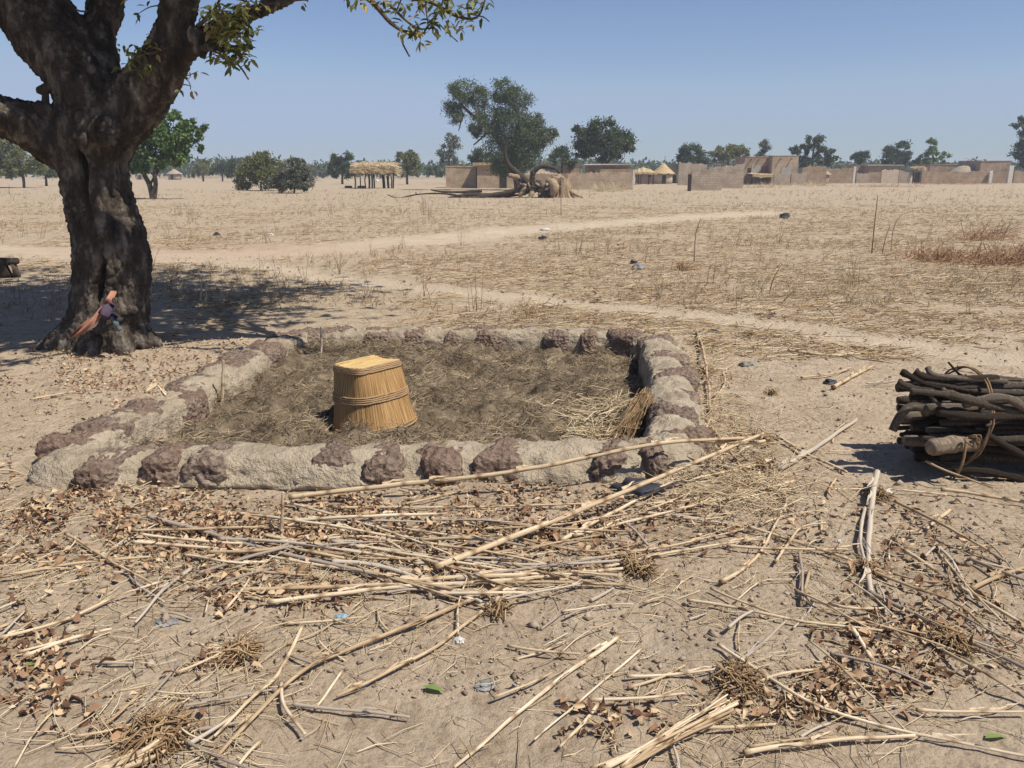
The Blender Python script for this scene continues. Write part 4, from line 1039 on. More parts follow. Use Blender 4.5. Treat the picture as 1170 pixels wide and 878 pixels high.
while len(P0) < 900:
    k = RS.randint(3); px, py = [(RS.normal(808, 18), RS.normal(415, 26)), (RS.normal(830, 30), RS.normal(500, 24)), (RS.normal(850, 45), RS.normal(560, 22))][k]
    g = G(px, py)
    if inside(g.x, g.y) or min((g.x-p.x)**2+(g.y-p.y)**2 for p in LOOPD) < .035: continue
    l = RS.uniform(.06, .32); a = RS.uniform(0, math.tau); z = H(g.x, g.y)+RS.uniform(.004, .05)
    P0.append((g.x, g.y, z)); P1.append((g.x+l*math.cos(a), g.y+l*math.sin(a), z+RS.uniform(-.02, .04))); Rr.append(RS.uniform(.001, .0032)); T_.append(RS.uniform(0, 1)**1.3)
o = prisms('straw_tangle', P0, P1, Rr, M['straw'], np.array(T_), mid=RS.normal(scale=.018, size=(len(P0), 3)))
tag(o, 'tangled thin straw along the outside of the right pit wall', 'straw', kind='stuff')
def clods(n):
    V = []; Fc = []; T_ = []
    oc = np.array([(1, 0, 0), (-1, 0, 0), (0, 1, 0), (0, -1, 0), (0, 0, 1), (0, 0, -1)], float)
    of = np.array([(0, 2, 4), (2, 1, 4), (1, 3, 4), (3, 0, 4), (2, 0, 5), (1, 2, 5), (3, 1, 5), (0, 3, 5)])
    for i in range(n):
        y = 2.2*(16/2.2)**RS.uniform(0, 1); x = RS.uniform(-.78, .78)*y
        if inside(x, y): continue
        r = min(.03, .003+RS.exponential(.0035))*(1+y*.03); b = len(V)*6
        V.append(oc*RS.uniform(.6, 1.3, (6, 3))*r*np.array([1, 1, .6])+RS.normal(0, r*.2, (6, 3))+np.array([x, y, H(x, y)+r*.25])); Fc.append(of+b); T_ += [RS.uniform(0, 1)]*6
    o = np_mesh('gravel', np.concatenate(V), np.concatenate(Fc), M['clod'], np.array(T_), smooth=True)
    tag(o, 'small clods and pebbles of dry soil', 'gravel', kind='stuff')
clods(15000)
def stubble(n):
    P0 = []; P1 = []; Rr = []; T_ = []
    while len(P0) < n:
        y = 8.5*(75/8.5)**RS.uniform(0, 1); x = RS.uniform(-.75, .75)*y
        if path_m(x, y) > .2 or fbm(x*.3, y*.3, 22, 3)+RS.uniform(-.3, .3) < 0: continue
        k = RS.randint(2, 6)
        for _ in range(k):
            L = RS.uniform(.03, .14)*(1+y*.008); dx, dy = RS.normal(0, .5, 2)*L; x0 = x+RS.normal(0, .03); y0 = y+RS.normal(0, .03); z = H(x0, y0)
            P0.append((x0, y0, z)); P1.append((x0+dx, y0+dy, z+L*.8)); Rr.append(RS.uniform(.0015, .003)*(1+y*.03)); T_.append(RS.uniform(0, 1))
    o = prisms('stubble', P0, P1, Rr, M['weedstuff'], np.array(T_), mid=RS.normal(scale=.006, size=(len(P0), 3)))
    tag(o, 'short dry stubble and weed tufts over the harvested field', 'stubble', kind='stuff')
stubble(26000)
# ------------------------------------------------------------------ standing dry weeds
WV = []
for k in range(9):
    mb = MB(); h = .55+.06*k
    for q in range(random.randint(2, 6)):
        bx, by = random.gauss(0, .05), random.gauss(0, .05); lx, ly = random.gauss(0, .1), random.gauss(0, .1); hh = h*random.uniform(.4, 1)
        tube(mb, [(bx, by, -.02), (bx+lx*.4, by+ly*.4, hh*.5), (bx+lx, by+ly, hh)], [.004, .003, .0018], 4)
        for _ in range(random.randint(1, 4)):
            t = random.uniform(.35, .9); p = Vector((bx+lx*t, by+ly*t, hh*t)); d = Vector((random.gauss(0, .6), random.gauss(0, .6), .7)).normalized()*random.uniform(.05, .16)
            tube(mb, [p, p+d], [.0024, .0014], 3)
    WV.append(mb.build('dry_weed', M['weed']))
n = 0
while n < 170:
    if n < 40: px, py = random.uniform(365, 525), random.uniform(222, 256)
    elif n < 60: px, py = random.uniform(0, 230), random.uniform(240, 300)
    else: px, py = random.uniform(-10, 1180), 214+random.random()**1.4*150
    g = G(px, py)
    if path_m(g.x, g.y) > .3 or g.y < 9: continue
    o = WV[n] if n < 9 else random.choice(WV).copy()
    if n >= 9: COL.objects.link(o)
    sc = random.uniform(.3, .8)*(1+g.y*.010); o.location = (g.x, g.y, H(g.x, g.y)); o.scale = (sc, sc, sc); o.rotation_euler = (random.gauss(0, .08), random.gauss(0, .08), random.uniform(0, 6.28))
    tag(o, 'thin dry weed standing in the harvested field', 'weed', 'dry weeds standing in the field'); n += 1
def reed(pts, r, label):
    b = G(*pts[0]); w = [tuple(b)]+[tuple(P(x, y, b.y)) for x, y in pts[1:]]
    q = cat_pts(w, 4); mb = MB(); tube(mb, q, list(np.linspace(r, r*.5, len(q))), 5); tag(mb.build('tall_reed', M['weed'], origin=q[0][:3]), label, 'reed')
reed([(996, 290), (1000, 250), (1003, 223)], .014, 'tallest straight dry stem in the right of the field')
reed([(1018, 288), (1021, 262), (1030, 246), (1050, 240)], .012, 'arching dry stem right of the tallest one')
reed([(1008, 290), (1012, 272), (1017, 258)], .012, 'short dry stem between the tall ones')
reed([(793, 300), (795, 268), (801, 249)], .012, 'crooked dry stem right of the middle of the field')
reed([(879, 335), (884, 318), (891, 306)], .011, 'leaning dark stem beyond the path')
reed([(892, 349), (901, 338), (911, 330)], .011, 'leaning dark stem on a straw clump near the path')
reed([(641, 246), (641, 232), (641, 213)], .02, 'dead sapling stem before the fallen tree')
def dry_bush(px, py, w, h, n, label, mat='redweed'):
    c = G(px, py); s = PXM(c.y, py); P0 = []; P1 = []
    for _ in range(n):
        x = c.x+RS.normal(0, w*s*.22); y = c.y+RS.normal(0, w*s*.13); L = RS.uniform(.4, 1)*h*s*1.2; a = RS.normal(.3, .8)
        P0.append((x, y, H(x, y))); P1.append((x+math.sin(a)*L*1.3, y+RS.normal(0, .3)*L, H(x, y)+abs(math.cos(a))*L*.75))
    o = prisms('dry_bush', P0, P1, RS.uniform(.002, .006, n)*(1+c.y*.02), M[mat], RS.uniform(0, 1, n), mid=RS.normal(scale=.05, size=(n, 3)))
    tag(o, label, 'dry bush')
dry_bush(1150, 302, 110, 32, 420, 'reddish dry grass clump at the right edge of the field')
dry_bush(1075, 298, 110, 24, 320, 'reddish dry grass clump just left of the one at the right edge')
dry_bush(1120, 275, 70, 30, 120, 'sparse reddish grass behind the clump at the right edge')
dry_bush(690, 219, 46, 14, 260, 'yellow dry grass at the foot of the long compound wall', 'straw')
dry_bush(870, 215, 70, 9, 240, 'low dry grass before the brick house', 'straw')
dry_bush(925, 213, 60, 9, 200, 'low dry grass right of the brick house', 'straw')
dry_bush(1095, 211, 120, 7, 260, 'low reddish grass along the far right wall')
dry_bush(255, 204, 200, 7, 300, 'pale dry grass strip before the far left trees', 'straw')
dry_bush(1005, 214, 120, 6, 200, 'brown grass strip before the far houses')
dry_bush(780, 308, 30, 16, 60, 'little dry bush at the foot of the crooked stem')
# litter
def crumple(px, py, w, h, mat, label, cat='plastic bag', name='plastic_bag'):
    import bmesh
    c = G(px, py); s = PXM(c.y, py); bm = bmesh.new(); bmesh.ops.create_icosphere(bm, subdivisions=4, radius=1); sd = random.uniform(0, 50)
    for v in bm.verts:
        u = v.co.copy(); d = 1+.55*noise.noise(u*1.7+Vector((sd, 0, 0)))+.3*noise.ridged_multi_fractal(u*2.5+Vector((sd, 0, 0)), 1, 2, 3, 1, 2)*.4
        v.co = Vector((u.x*w*s/2*d, u.y*w*s/2*d*.8, max(-.02, u.z*h*s*.5*d)+h*s*.15))
    me = bpy.data.meshes.new(name); bm.to_mesh(me); bm.free(); me.materials.append(M[mat]); me.polygons.foreach_set('use_smooth', [True]*len(me.polygons))
    o = bpy.data.objects.new(name, me); COL.objects.link(o); o.location = (c.x, c.y, H(c.x, c.y)); tag(o, label, cat)
for a in ((248, 269, 7, 5, 'black', 'black plastic bag in the field right of the big trunk'), (309, 270, 7, 4, 'white', 'pale plastic scrap in the field beyond the pit'), (729, 308, 12, 9, 'greyp', 'grey and black plastic bag in the middle of the field'),
          (724, 303, 8, 6, 'black', 'black plastic lump touching the grey bag'), (896, 250, 9, 8, 'black', 'black plastic bag lying far off in front of the brick house'), (620, 273, 8, 5, 'black', 'small black rubbish left of the field middle'), (709, 280, 7, 3, 'black', 'flat black rubbish in the field'),
          (622, 263, 9, 3, 'white', 'white paper scrap far off in the field'), (728, 563, 46, 13, 'black', 'black plastic film at the foot of the front wall corner'), (948, 440, 12, 6, 'black', 'black scrap between the pit and the firewood'),
          (855, 417, 16, 6, 'greyp', 'dirty grey scrap right of the pit'), (815, 381, 14, 5, 'black', 'dark clod beyond the far right pit corner'), (882, 361, 8, 5, 'black', 'dark clod on the edge of the path'), (390, 704, 13, 8, 'blue', 'crumpled light blue plastic scrap below the stalk heap'),
          (555, 781, 20, 4, 'greyp', 'grey plastic scrap on bare soil at the bottom middle'), (524, 731, 11, 9, 'white', 'small pale stone-like scrap under the thin stalk'), (190, 712, 22, 4, 'greyp', 'grey rag on bare soil at lower left'), (58, 598, 26, 6, 'black', 'dark rag in the litter at the left'), (958, 622, 6, 6, 'white', 'white plastic scrap left of the upright lying stalk'),
          (1012, 560, 12, 10, 'white', 'white plastic scrap at the tip of the upright lying stalk')):
    crumple(*a, 'scrap' if a[2] < 14 else 'plastic bag')
# ------------------------------------------------------------------ background trees
def tree(name, label, py_base, blobs, mat, leafpx=2.3, dens=1.0, trunks=(), group=None, cat='tree', Y=None, loose=.26, bark='bark', blade=.5):
    b0 = G(trunks[0][0][0] if trunks else blobs[0][0], py_base)
    if Y: b0 = P(trunks[0][0][0] if trunks else blobs[0][0], py_base, Y); b0.z = 0
    Yd = b0.y; s = PXM(Yd, 190); root = empty(name, (b0.x, b0.y, 0), label, cat, group)
    if trunks:
        mb = MB()
        for tr in trunks:
            pts = []
            for i, (a, b, r) in enumerate(tr):
                p = P(a, b, Yd)
                if b >= py_base-1 and i == 0: p.z = -.2
                pts.append(tuple(p)+(r*s*.5,))
            q = cat_pts(pts, 4); tube(mb, [p[:3]+np.array([0, .25*s*noise.noise(Vector((i*.5, a, 0))), 0]) for i, p in enumerate(q)], [max(.012, p[3]) for p in q], 7)
        mb.build('trunk', M[bark], root)
    C = []; Tt = []; Ls = []
    for (cx, cy, rx, ry) in blobs:
        c = P(cx, cy, Yd); k = max(5, int(rx*ry/9)); n = int(math.pi*rx*ry*dens*3.6)
        sub = []
        for _ in range(k):
            d = rdir(1)[0]; rr = RS.uniform(.25, 1)**.5
            sub.append((c.x+d[0]*rx*s*rr*.86, c.y+d[1]*rx*s*.8*rr, c.z+d[2]*ry*s*rr*.86, RS.uniform(0, 1), RS.uniform(.6, 1.35)))
        for _ in range(n):
            q = sub[RS.randint(k)]; g = RS.normal(size=3)*min(rx, ry)*s*loose*q[4]*.7
            p = (q[0]+g[0], q[1]+g[1], max(.15, q[2]+g[2]*.8)); C.append(p); Tt.append(np.clip(q[3]*.6+.2+RS.normal(0, .2), 0, 1)); Ls.append(leafpx*s*RS.uniform(.6, 1.25))
    if C:
        n = len(C); L = np.array(Ls); leaves('crown', np.array(C), rdir(n), rdir(n), L, L*blade, M[mat], np.array(Tt), root)
    return root
# mid-ground tree behind the big trunk
tree('leafy_tree', 'bright green leafy tree with twin stems right behind the big trunk', 228,
     [(172, 150, 24, 18), (196, 160, 22, 20), (160, 175, 20, 18), (190, 185, 18, 12), (214, 142, 13, 8), (228, 146, 9, 6), (178, 130, 16, 9), (205, 176, 14, 12), (224, 158, 8, 6), (160, 190, 12, 9), (229, 170, 4, 4), (198, 132, 9, 6)],
     'lf_green', 3.6, .62, [[(175, 229, 7), (171, 212, 6), (165, 200, 5), (160, 180, 4)], [(175, 229, 6), (178, 210, 5), (177, 195, 4), (190, 170, 3)], [(171, 212, 3), (188, 185, 3), (215, 150, 2)]], blade=.6)
tree('acacia_tree', 'yellow green acacia at the left edge behind the big trunk', 207, [(8, 172, 24, 14), (28, 186, 24, 12), (-20, 180, 24, 20), (42, 190, 14, 11), (10, 195, 26, 9)], 'lf_yellow', 2.6, .95, [[(26, 206, 3), (25, 198, 3), (10, 180, 2)]], Y=85)
tree('acacia_tree', 'darker green acacia touching the left side of the trunk', 206, [(50, 192, 13, 11), (60, 196, 12, 8)], 'lf_dark', 2.4, 1.0, [[(52, 206, 3), (52, 195, 2)]], Y=95)
tree('big_acacia', 'large leaning feathery acacia rising behind the fallen tree', 214,
     [(530, 105, 18, 15), (520, 128, 16, 13), (548, 112, 16, 12), (575, 106, 18, 14), (592, 112, 20, 13), (560, 138, 24, 18), (588, 145, 26, 24), (605, 152, 22, 18), (575, 170, 26, 20), (600, 172, 24, 18), (622, 158, 14, 11), (632, 150, 9, 6), (590, 188, 22, 14), (573, 190, 16, 12), (545, 150, 14, 8), (614, 138, 10, 8)],
     'lf_acacia', 2.7, .85, [[(592, 214, 8), (588, 195, 7), (578, 175, 6), (560, 148, 5), (540, 132, 4), (525, 118, 3)], [(588, 195, 6), (592, 165, 5), (590, 130, 3), (585, 112, 2)], [(590, 185, 4), (612, 165, 3), (634, 152, 2)], [(560, 148, 3), (548, 160, 2), (541, 166, 1.5)], [(530, 130, 2), (526, 142, 1.5), (524, 150, 1)]], blade=.32, loose=.3, Y=74)
BG = [
 ('round_tree', 'broad dark green tree right of the large acacia', 205, [(690, 152, 22, 17), (672, 160, 18, 16), (706, 160, 20, 15), (690, 172, 30, 13), (718, 168, 10, 8), (665, 172, 12, 10), (660, 148, 6, 5)], 'lf_dark', 3.0, .75, [[(690, 205, 5), (688, 185, 4), (690, 160, 3)], [(690, 190, 3), (712, 168, 2)]], 88),
 ('round_tree', 'low bushy tree between the large acacia and the broad tree', 205, [(640, 178, 14, 11), (650, 184, 12, 9)], 'lf_dark', 2.4, 1.0, [[(642, 205, 3), (642, 185, 2)]], 96),
 ('round_tree', 'small dark tree behind the left mud house', 205, [(551, 178, 14, 10), (543, 183, 10, 7), (560, 184, 9, 7)], 'lf_dark', 2.2, 1.0, [[(551, 205, 3), (551, 185, 2)]], 96),
 ('grey_tree', 'tall thin grey green tree left of the mud houses', 206, [(515, 160, 10, 9), (506, 172, 8, 10), (520, 174, 9, 14), (512, 184, 12, 8)], 'lf_grey', 2.2, .55, [[(513, 206, 3), (513, 180, 2), (515, 160, 1.2)], [(513, 185, 2), (506, 168, 1)], [(513, 182, 2), (521, 166, 1)]], 110),
 ('round_tree', 'olive tree right of the thatched shelter', 208, [(466, 183, 14, 9), (458, 180, 9, 6), (474, 190, 10, 9), (462, 195, 13, 8), (468, 176, 8, 4)], 'lf_yellow', 2.2, 1.1, [[(465, 207, 3), (465, 190, 2)]], 108),
 ('round_tree', 'grey green tree left of the thatched shelter', 209, [(391, 180, 13, 8), (386, 186, 11, 9), (396, 194, 14, 9), (382, 196, 8, 8)], 'lf_dark', 2.2, 1.1, [[(391, 209, 3), (391, 198, 2)]], 110),
 ('round_tree', 'little far tree left of the grey tree', 205, [(495, 196, 9, 6), (503, 199, 7, 4)], 'lf_dark', 2, 1, [], 125),
 ('shrub', 'wide olive green shrub on the left of the field', 218, [(300, 190, 18, 15), (285, 200, 16, 14), (308, 203, 20, 14), (278, 208, 12, 9), (296, 180, 14, 7), (316, 196, 15, 13), (320, 206, 14, 9)], 'lf_yellow', 2.6, 1.0, [[(298, 218, 2), (298, 205, 2)]], None),
 ('shrub', 'large grey green shrub beside the olive one', 221, [(335, 196, 20, 13), (345, 204, 16, 13), (325, 206, 18, 13), (338, 212, 22, 8), (338, 186, 12, 6)], 'lf_grey', 2.6, 1.0, [[(336, 221, 2), (336, 208, 2)]], None),
 ('round_tree', 'brownish round tree at the left end of the olive shrub', 206, [(272, 188, 10, 11), (276, 196, 9, 9), (266, 197, 8, 8)], 'lf_dark', 2.2, 1.1, [[(272, 206, 3), (272, 192, 2)]], 130),
 ('round_tree', 'dark tree further left on the horizon', 205, [(254, 194, 11, 9), (246, 198, 8, 7)], 'lf_dark', 2.2, 1.1, [[(254, 205, 2), (254, 195, 2)]], 140),
 ('round_tree', 'yellowish tree right of the leafy tree on the horizon', 205, [(232, 193, 12, 10), (240, 190, 6, 7), (222, 198, 8, 6)], 'lf_yellow', 2.2, .9, [[(232, 205, 2), (232, 195, 2)]], 140),
 ('round_tree', 'low far bush right of the grey shrub', 204, [(364, 197, 9, 5), (356, 195, 8, 5), (372, 200, 7, 4)], 'lf_grey', 2, 1, [], 150),
 ('round_tree', 'dark mango-like tree behind the round huts', 204, [(790, 174, 15, 11), (782, 180, 10, 8), (803, 182, 10, 8)], 'lf_dark', 2.4, 1.25, [[(790, 204, 3), (790, 180, 2)]], 118),
 ('round_tree', 'brown green tree right of the dark one behind the long wall', 204, [(828, 175, 14, 10), (840, 173, 13, 10), (848, 178, 8, 8), (817, 180, 9, 8)], 'lf_yellow', 2.4, 1.1, [[(832, 204, 3), (832, 180, 2)]], 120),
 ('columnar_tree', 'narrow tree rising behind the brick house', 204, [(871, 168, 8, 10), (870, 178, 9, 8), (874, 162, 5, 5)], 'lf_grey', 2.1, 1.1, [[(871, 204, 2), (871, 175, 2)]], 125),
 ('spreading_tree', 'spreading dark tree right of the brick house', 205, [(931, 164, 14, 9), (915, 172, 12, 7), (942, 175, 13, 9), (925, 183, 16, 8), (948, 184, 9, 7), (906, 172, 7, 4)], 'lf_dark', 2.4, .95, [[(930, 205, 3), (928, 185, 2), (931, 165, 2)]], 120),
 ('round_tree', 'small round dark tree on the right horizon', 205, [(985, 179, 11, 8), (978, 183, 7, 6)], 'lf_dark', 2.2, 1.4, [[(983, 205, 2), (983, 185, 2)]], 135),
 ('round_tree', 'bigger two topped dark tree behind the far huts', 205, [(1015, 177, 11, 10), (1030, 172, 12, 10), (1024, 183, 17, 8), (1036, 180, 7, 8)], 'lf_dark', 2.3, 1.3, [[(1024, 205, 3), (1024, 182, 2)]], 132),
 ('columnar_tree', 'tall narrow green tree on the right horizon', 205, [(1065, 165, 6, 7), (1066, 176, 8, 10), (1063, 184, 8, 6)], 'lf_green', 2.1, 1.3, [[(1066, 205, 2), (1066, 175, 2)]], 136),
 ('round_tree', 'low dark tree left of the tall narrow green one', 205, [(1051, 183, 8, 6), (1045, 186, 6, 4)], 'lf_dark', 2.1, 1.2, [[(1051, 205, 2), (1051, 188, 2)]], 138),
 ('round_tree', 'small green tree right of the tall narrow one', 205, [(1079, 180, 6, 6), (1080, 186, 7, 4)], 'lf_green', 2.1, 1.2, [[(1079, 205, 2), (1079, 185, 1)]], 140),
 ('acacia_tree', 'feathery acacia cut by the right edge', 204, [(1168, 138, 12, 7), (1175, 160, 16, 16), (1170, 172, 12, 12), (1180, 185, 18, 12), (1160, 143, 7, 4), (1190, 145, 16, 12)], 'lf_dark', 2.5, .9, [[(1185, 205, 4), (1180, 170, 3), (1165, 140, 2)]], 122),
]
for (nm, lab, pb, bl, mt, lp, dn, tr, Y) in BG:
    tree(nm, lab, pb, bl, mt, lp, dn, tr, Y=Y, group=None)
def bare_tree():
    Y = 140; c = P(1107, 205, Y); c.z = 0; s = PXM(Y, 190); root = empty('bare_tree', c, 'leafless purplish tree on the right horizon', 'tree'); mb = MB()
    def br(p, d, L, r, k):
        e = p+d*L; tube(mb, [p, p.lerp(e, .5)+Vector((random.gauss(0, .05*L), 0, random.gauss(0, .05*L))), e], [r, r*.8, r*.6], 4)
        if k:
            for _ in range(3): br(e, (d+Vector((random.gauss(0, .55), random.gauss(0, .5), random.gauss(.05, .3)))).normalized(), L*.72, r*.6, k-1)
    for dx in (-.7, -.2, .3, .8): br(c+Vector((0, 0, .5)), Vector((dx, random.gauss(0, .3), .75)).normalized(), 8*s, .12, 4)
    mb.build('trunk', M['twig'], root)
bare_tree()
# distant woodland strip
def woods():
    C = []; Tt = []; L = []
    for _ in range(30000):
        Y = RS.uniform(190, 300); x = RS.uniform(-.9, .9)*Y
        h = 2.2+2.6*max(0, .5+fbm(x*.03, Y*.02, 4, 3))+1.5*noise.noise(Vector((x*.2, 0, Y*.1)))
        C.append((x, Y, RS.uniform(.1, 1)**.6*h)); Tt.append(np.clip(.4+.5*noise.noise(Vector((x*.15, Y*.1, 0)))+RS.normal(0, .15), 0, 1)); L.append(RS.uniform(.7, 1.5))
    n = len(C); L = np.array(L); o = leaves('distant_woodland', np.array(C), rdir(n), rdir(n), L, L*.6, M['lf_dark'], np.array(Tt))
    tag(o, 'low hazy scrub woodland along the horizon', 'woodland', kind='stuff')
woods()
# ------------------------------------------------------------------ village
def wall(name, label, cat, l, r, tops, bot, mat, thick=.35, Y=None, parent=None, rot=0, jag=.10):
    """a wall seen face-on between photo columns l and r; tops = [(px, py)] along its crest"""
    Yd = Y or G((l+r)/2, bot).y
    xs = np.linspace(l, r, max(2, int((r-l)/2)+1)); mb = MB(); vs = []; uv = []
    for x in xs:
        ty = np.interp(x, [t[0] for t in tops], [t[1] for t in tops])
        zt = P(x, ty, Yd).z+random.uniform(-jag, jag); wx = P(x, ty, Yd).x
        for (yy, z) in ((Yd, -.3), (Yd, zt), (Yd+thick, zt), (Yd+thick, -.3)): vs.append((wx, yy, z)); uv.append((wx+yy, z))
    n = len(xs); fs = []
    for i in range(n-1):
        a = i*4; b = a+4; fs += [(a, b, b+1, a+1), (a+1, b+1, b+2, a+2), (a+2, b+2, b+3, a+3)]
    fs += [(0, 1, 2, 3), (4*n-1, 4*n-2, 4*n-3, 4*n-4)]
    mb.add(vs, fs, uv)
    if parent is not None: return mb.build(name, M[mat], parent, smooth=False)
    o = mb.build(name, M[mat], smooth=False, origin=(P((l+r)/2, bot, Yd).x, Yd, 0)); return tag(o, label, cat)
def house(label, l, r, top, bot, mat, depth=4, Y=None, roof=None, name='mud_house', cat='house', openings=(), over=.15, beams=0, roofh=.14, ang=0):
    Yd = Y or G((l+r)/2, bot).y; a = P(l, top, Yd); b = P(r, top, Yd); zt = a.z; w = b.x-a.x
    root = empty(name, ((a.x+b.x)/2, Yd, 0), label, cat)
    mb = MB(); hw = w/2
    # body as four butted walls with a parapet
    t = .3
    vs = [(-hw, 0, -.3), (hw, 0, -.3), (hw, depth, -.3), (-hw, depth, -.3)]
    def quadwall(x0, y0, x1, y1):
        n = max(2, int(math.hypot(x1-x0, y1-y0)/.5)); V_ = []; U = []; F_ = []
        for i in range(n+1):
            k = i/n; x = x0+(x1-x0)*k; y = y0+(y1-y0)*k; z = zt+(random.uniform(-.04, .04) if 0 < i < n else 0)
            V_ += [(x, y, -.3), (x, y, z)]; U += [(x+y, -.3), (x+y, z)]
        for i in range(n): F_.append((2*i, 2*i+2, 2*i+3, 2*i+1))
        mb.add(V_, F_, U)
    quadwall(-hw, 0, hw, 0); quadwall(hw, 0, hw, depth); quadwall(hw, depth, -hw, depth); quadwall(-hw, depth, -hw, 0)
    wl = mb.build('wall', M[mat], smooth=False); wl.parent = root
    mb = MB(); box(mb, -hw-over, hw+over, -over, depth+over, zt-.04, zt-.04+roofh, jit=.02)
    o = mb.build('roof', M[roof or mat], smooth=False); o.parent = root
    s = PXM(Yd, 195)
    for (kind, x0, x1, y0, y1, mt) in openings:
        A = P(x0, y0, Yd); B = P(x1, y1, Yd); cx = (a.x+b.x)/2
        mb = MB(); box(mb, A.x-cx, B.x-cx, -.04, .1, B.z, A.z); o = mb.build(kind, M[mt], smooth=False); o.parent = root
        if kind == 'window':
            mb = MB(); box(mb, A.x-cx-.08, B.x-cx+.08, -.12, .1, B.z-.1, B.z-.003); q = mb.build('sill', M[mat], smooth=False); q.parent = o
    for k in range(beams):
        x = -hw+w*(k+.7)/(beams+.4); mb = MB(); tube(mb, [(x, -.35, zt-.35), (x, .2, zt-.33)], .07, 7); o = mb.build('beam_end', M['wood_dark']); o.parent = root
    root.rotation_euler = (0, 0, ang)
    return root
def hut(label, cx, w, eave, peak, bot, matw, matr, Y=None, over=1.25, flat=False):
    Yd = Y or G(cx, bot).y; s = PXM(Yd, 195); c = P(cx, bot, Yd); ze = P(cx, eave, Yd).z; zp = P(cx, peak, Yd).z; r = w*s/2
    root = empty('round_hut', (c.x, Yd+r, 0), label, 'hut'); mb = MB()
    tube(mb, [(0, 0, -.2), (0, 0, ze*.5), (0, 0, ze)], r, 24); o = mb.build('wall', M[matw]); o.parent = root
    mb = MB(); vs = []; n = 40; L = 9
    for j in range(L+1):
        t = j/L; rr = r*over*(1-t)+.04; z = ze-.15+(zp-ze+.15)*(t**1.12 if not flat else math.sin(t*1.57))
        for i in range(n):
            th = math.tau*i/n; q = 1+.05*noise.noise(Vector((math.cos(th)*5, math.sin(th)*5, t*6))); vs.append((rr*q*math.cos(th), rr*q*math.sin(th), z+(random.uniform(-.1, .03) if j == 0 else .03*random.random())))
    fs = [(j*n+i, j*n+(i+1) % n, (j+1)*n+(i+1) % n, (j+1)*n+i) for j in range(L) for i in range(n)]+[tuple(range(n-1, -1, -1)), tuple(L*n+i for i in range(n))]
    mb.add(vs, fs); o = mb.build('thatch_roof', M[matr], smooth=False); o.parent = root
    mb = MB(); box(mb, -r*.25, r*.15, -r-.03, -r+.3, 0, ze*.75); o = mb.build('doorway', M['dark'], smooth=False); o.parent = root
    return root
# left cluster around the fallen tree
house('low mud house with flat top left of the fallen tree', 509, 544, 190.5, 215, 'brick', 4, roof='brick', roofh=.1, over=.05)
house('shaded mud house behind the fallen tree', 545, 592, 188.5, 216, 'brick', 4.5, Y=G(560, 215.5).y+.5, roof='thatch', roofh=.25, over=.3, openings=[('door', 571, 579, 199, 215, 'dark')])
hut('hut with low grey conical roof behind the fallen tree', 620, 44, 199, 187.5, 213, 'plaster', 'thatch_grey', over=1.15)
wall('mud_wall', 'reddish mud wall behind the torn stump', 'wall', 594, 648, [(594, 199), (648, 198.5)], 216, 'brick_red')
wall('mud_wall', 'long pinkish mud wall right of the torn stump', 'wall', 648.5, 686, [(648, 198), (686, 197)], 217, 'brick')
house('flat house with shining tin roof in the middle of the village', 686, 723, 194.5, 217, 'brick', 5, roof='brick', roofh=.1, over=.03, Y=G(700, 217).y)
house('raised back room under the sheet metal roof', 672, 720, 188.5, 210, 'brick_red', 3, Y=G(700, 217).y+5.5, roof='tin', roofh=.12, over=.4)
house('dark red low house behind the long pinkish wall', 638, 662, 190.5, 209, 'brick_red', 3, Y=96, roofh=.1, over=.05)
wall('gate_post', 'pale thin post at the corner of the tin roofed house', 'post', 723.5, 725, [(723, 194), (725, 194)], 217, 'whitewash', .12, jag=0)
# huts in the middle
def pen():
    Yd = G(737, 211).y; root = empty('granary', (P(736, 211, Yd).x, Yd, 0), 'small granary of sticks and mud with ragged thatch left of the round huts', 'granary')
    a = P(729, 211, Yd); b = P(747, 199, Yd); mb = MB(); box(mb, a.x, b.x, Yd, Yd+2, .1, b.z, jit=.05); mb.build('wall', M['plaster'], root, smooth=False)
    for x in (726, 729, 732, 741, 746):
        p = P(x, 211, Yd-.1); mb = MB(); tube(mb, [(p.x, p.y, -.1), (p.x+.03, p.y, b.z*.6), (p.x, p.y, b.z+.1)], .06, 6); mb.build('post', M['wood_dark'], root)
    a = P(741, 203, Yd-.02); mb = MB(); box(mb, a.x, a.x+.3, Yd-.03, Yd+.1, a.z, a.z+.3); mb.build('hole', M['dark'], root, smooth=False)
    mb = MB(); vs = []
    n = 12
    for j in range(6):
        for i in range(n+1):
            x = 723+27*i/n; zz = P(x, 198-6.5*math.sin(math.pi*min(1, max(0, i/n)))**.7*(math.sin(math.pi*j/5)*.8+.2), Yd).z+random.uniform(-.07, .07); vs.append((P(x, 198, Yd).x, Yd-.5+3*j/5, zz))
    N0 = len(vs); vs += [(v[0], v[1], v[2]-.25) for v in vs]; fs = []
    for j in range(5):
        for i in range(n): a = j*(n+1)+i; fs += [(a, a+1, a+n+2, a+n+1), (a+N0, a+n+1+N0, a+n+2+N0, a+1+N0)]
    for i in range(n): fs.append((i, i+N0, i+1+N0, i+1))
    mb.add(vs, fs); mb.build('thatch_roof', M['thatch'], root, smooth=False)
pen()
hut('left one of the twin round huts with golden cone roofs', 759, 22, 197, 186, 210.5, 'plaster_pale', 'thatch', over=1.22)
hut('right one of the twin round huts with golden cone roofs', 771, 20, 197, 185, 210, 'plaster_pale', 'thatch', Y=G(771, 210).y+2.5, over=1.2)
stake((759, 760), 200, 178, 1.3, 'crooked pole sticking up behind the twin huts', 'wood_dark')
wall('mud_wall', 'tall mud wall right behind the twin huts', 'wall', 776, 808, [(776, 186), (808, 188)], 212, 'brick_grey', Y=G(790, 212).y)
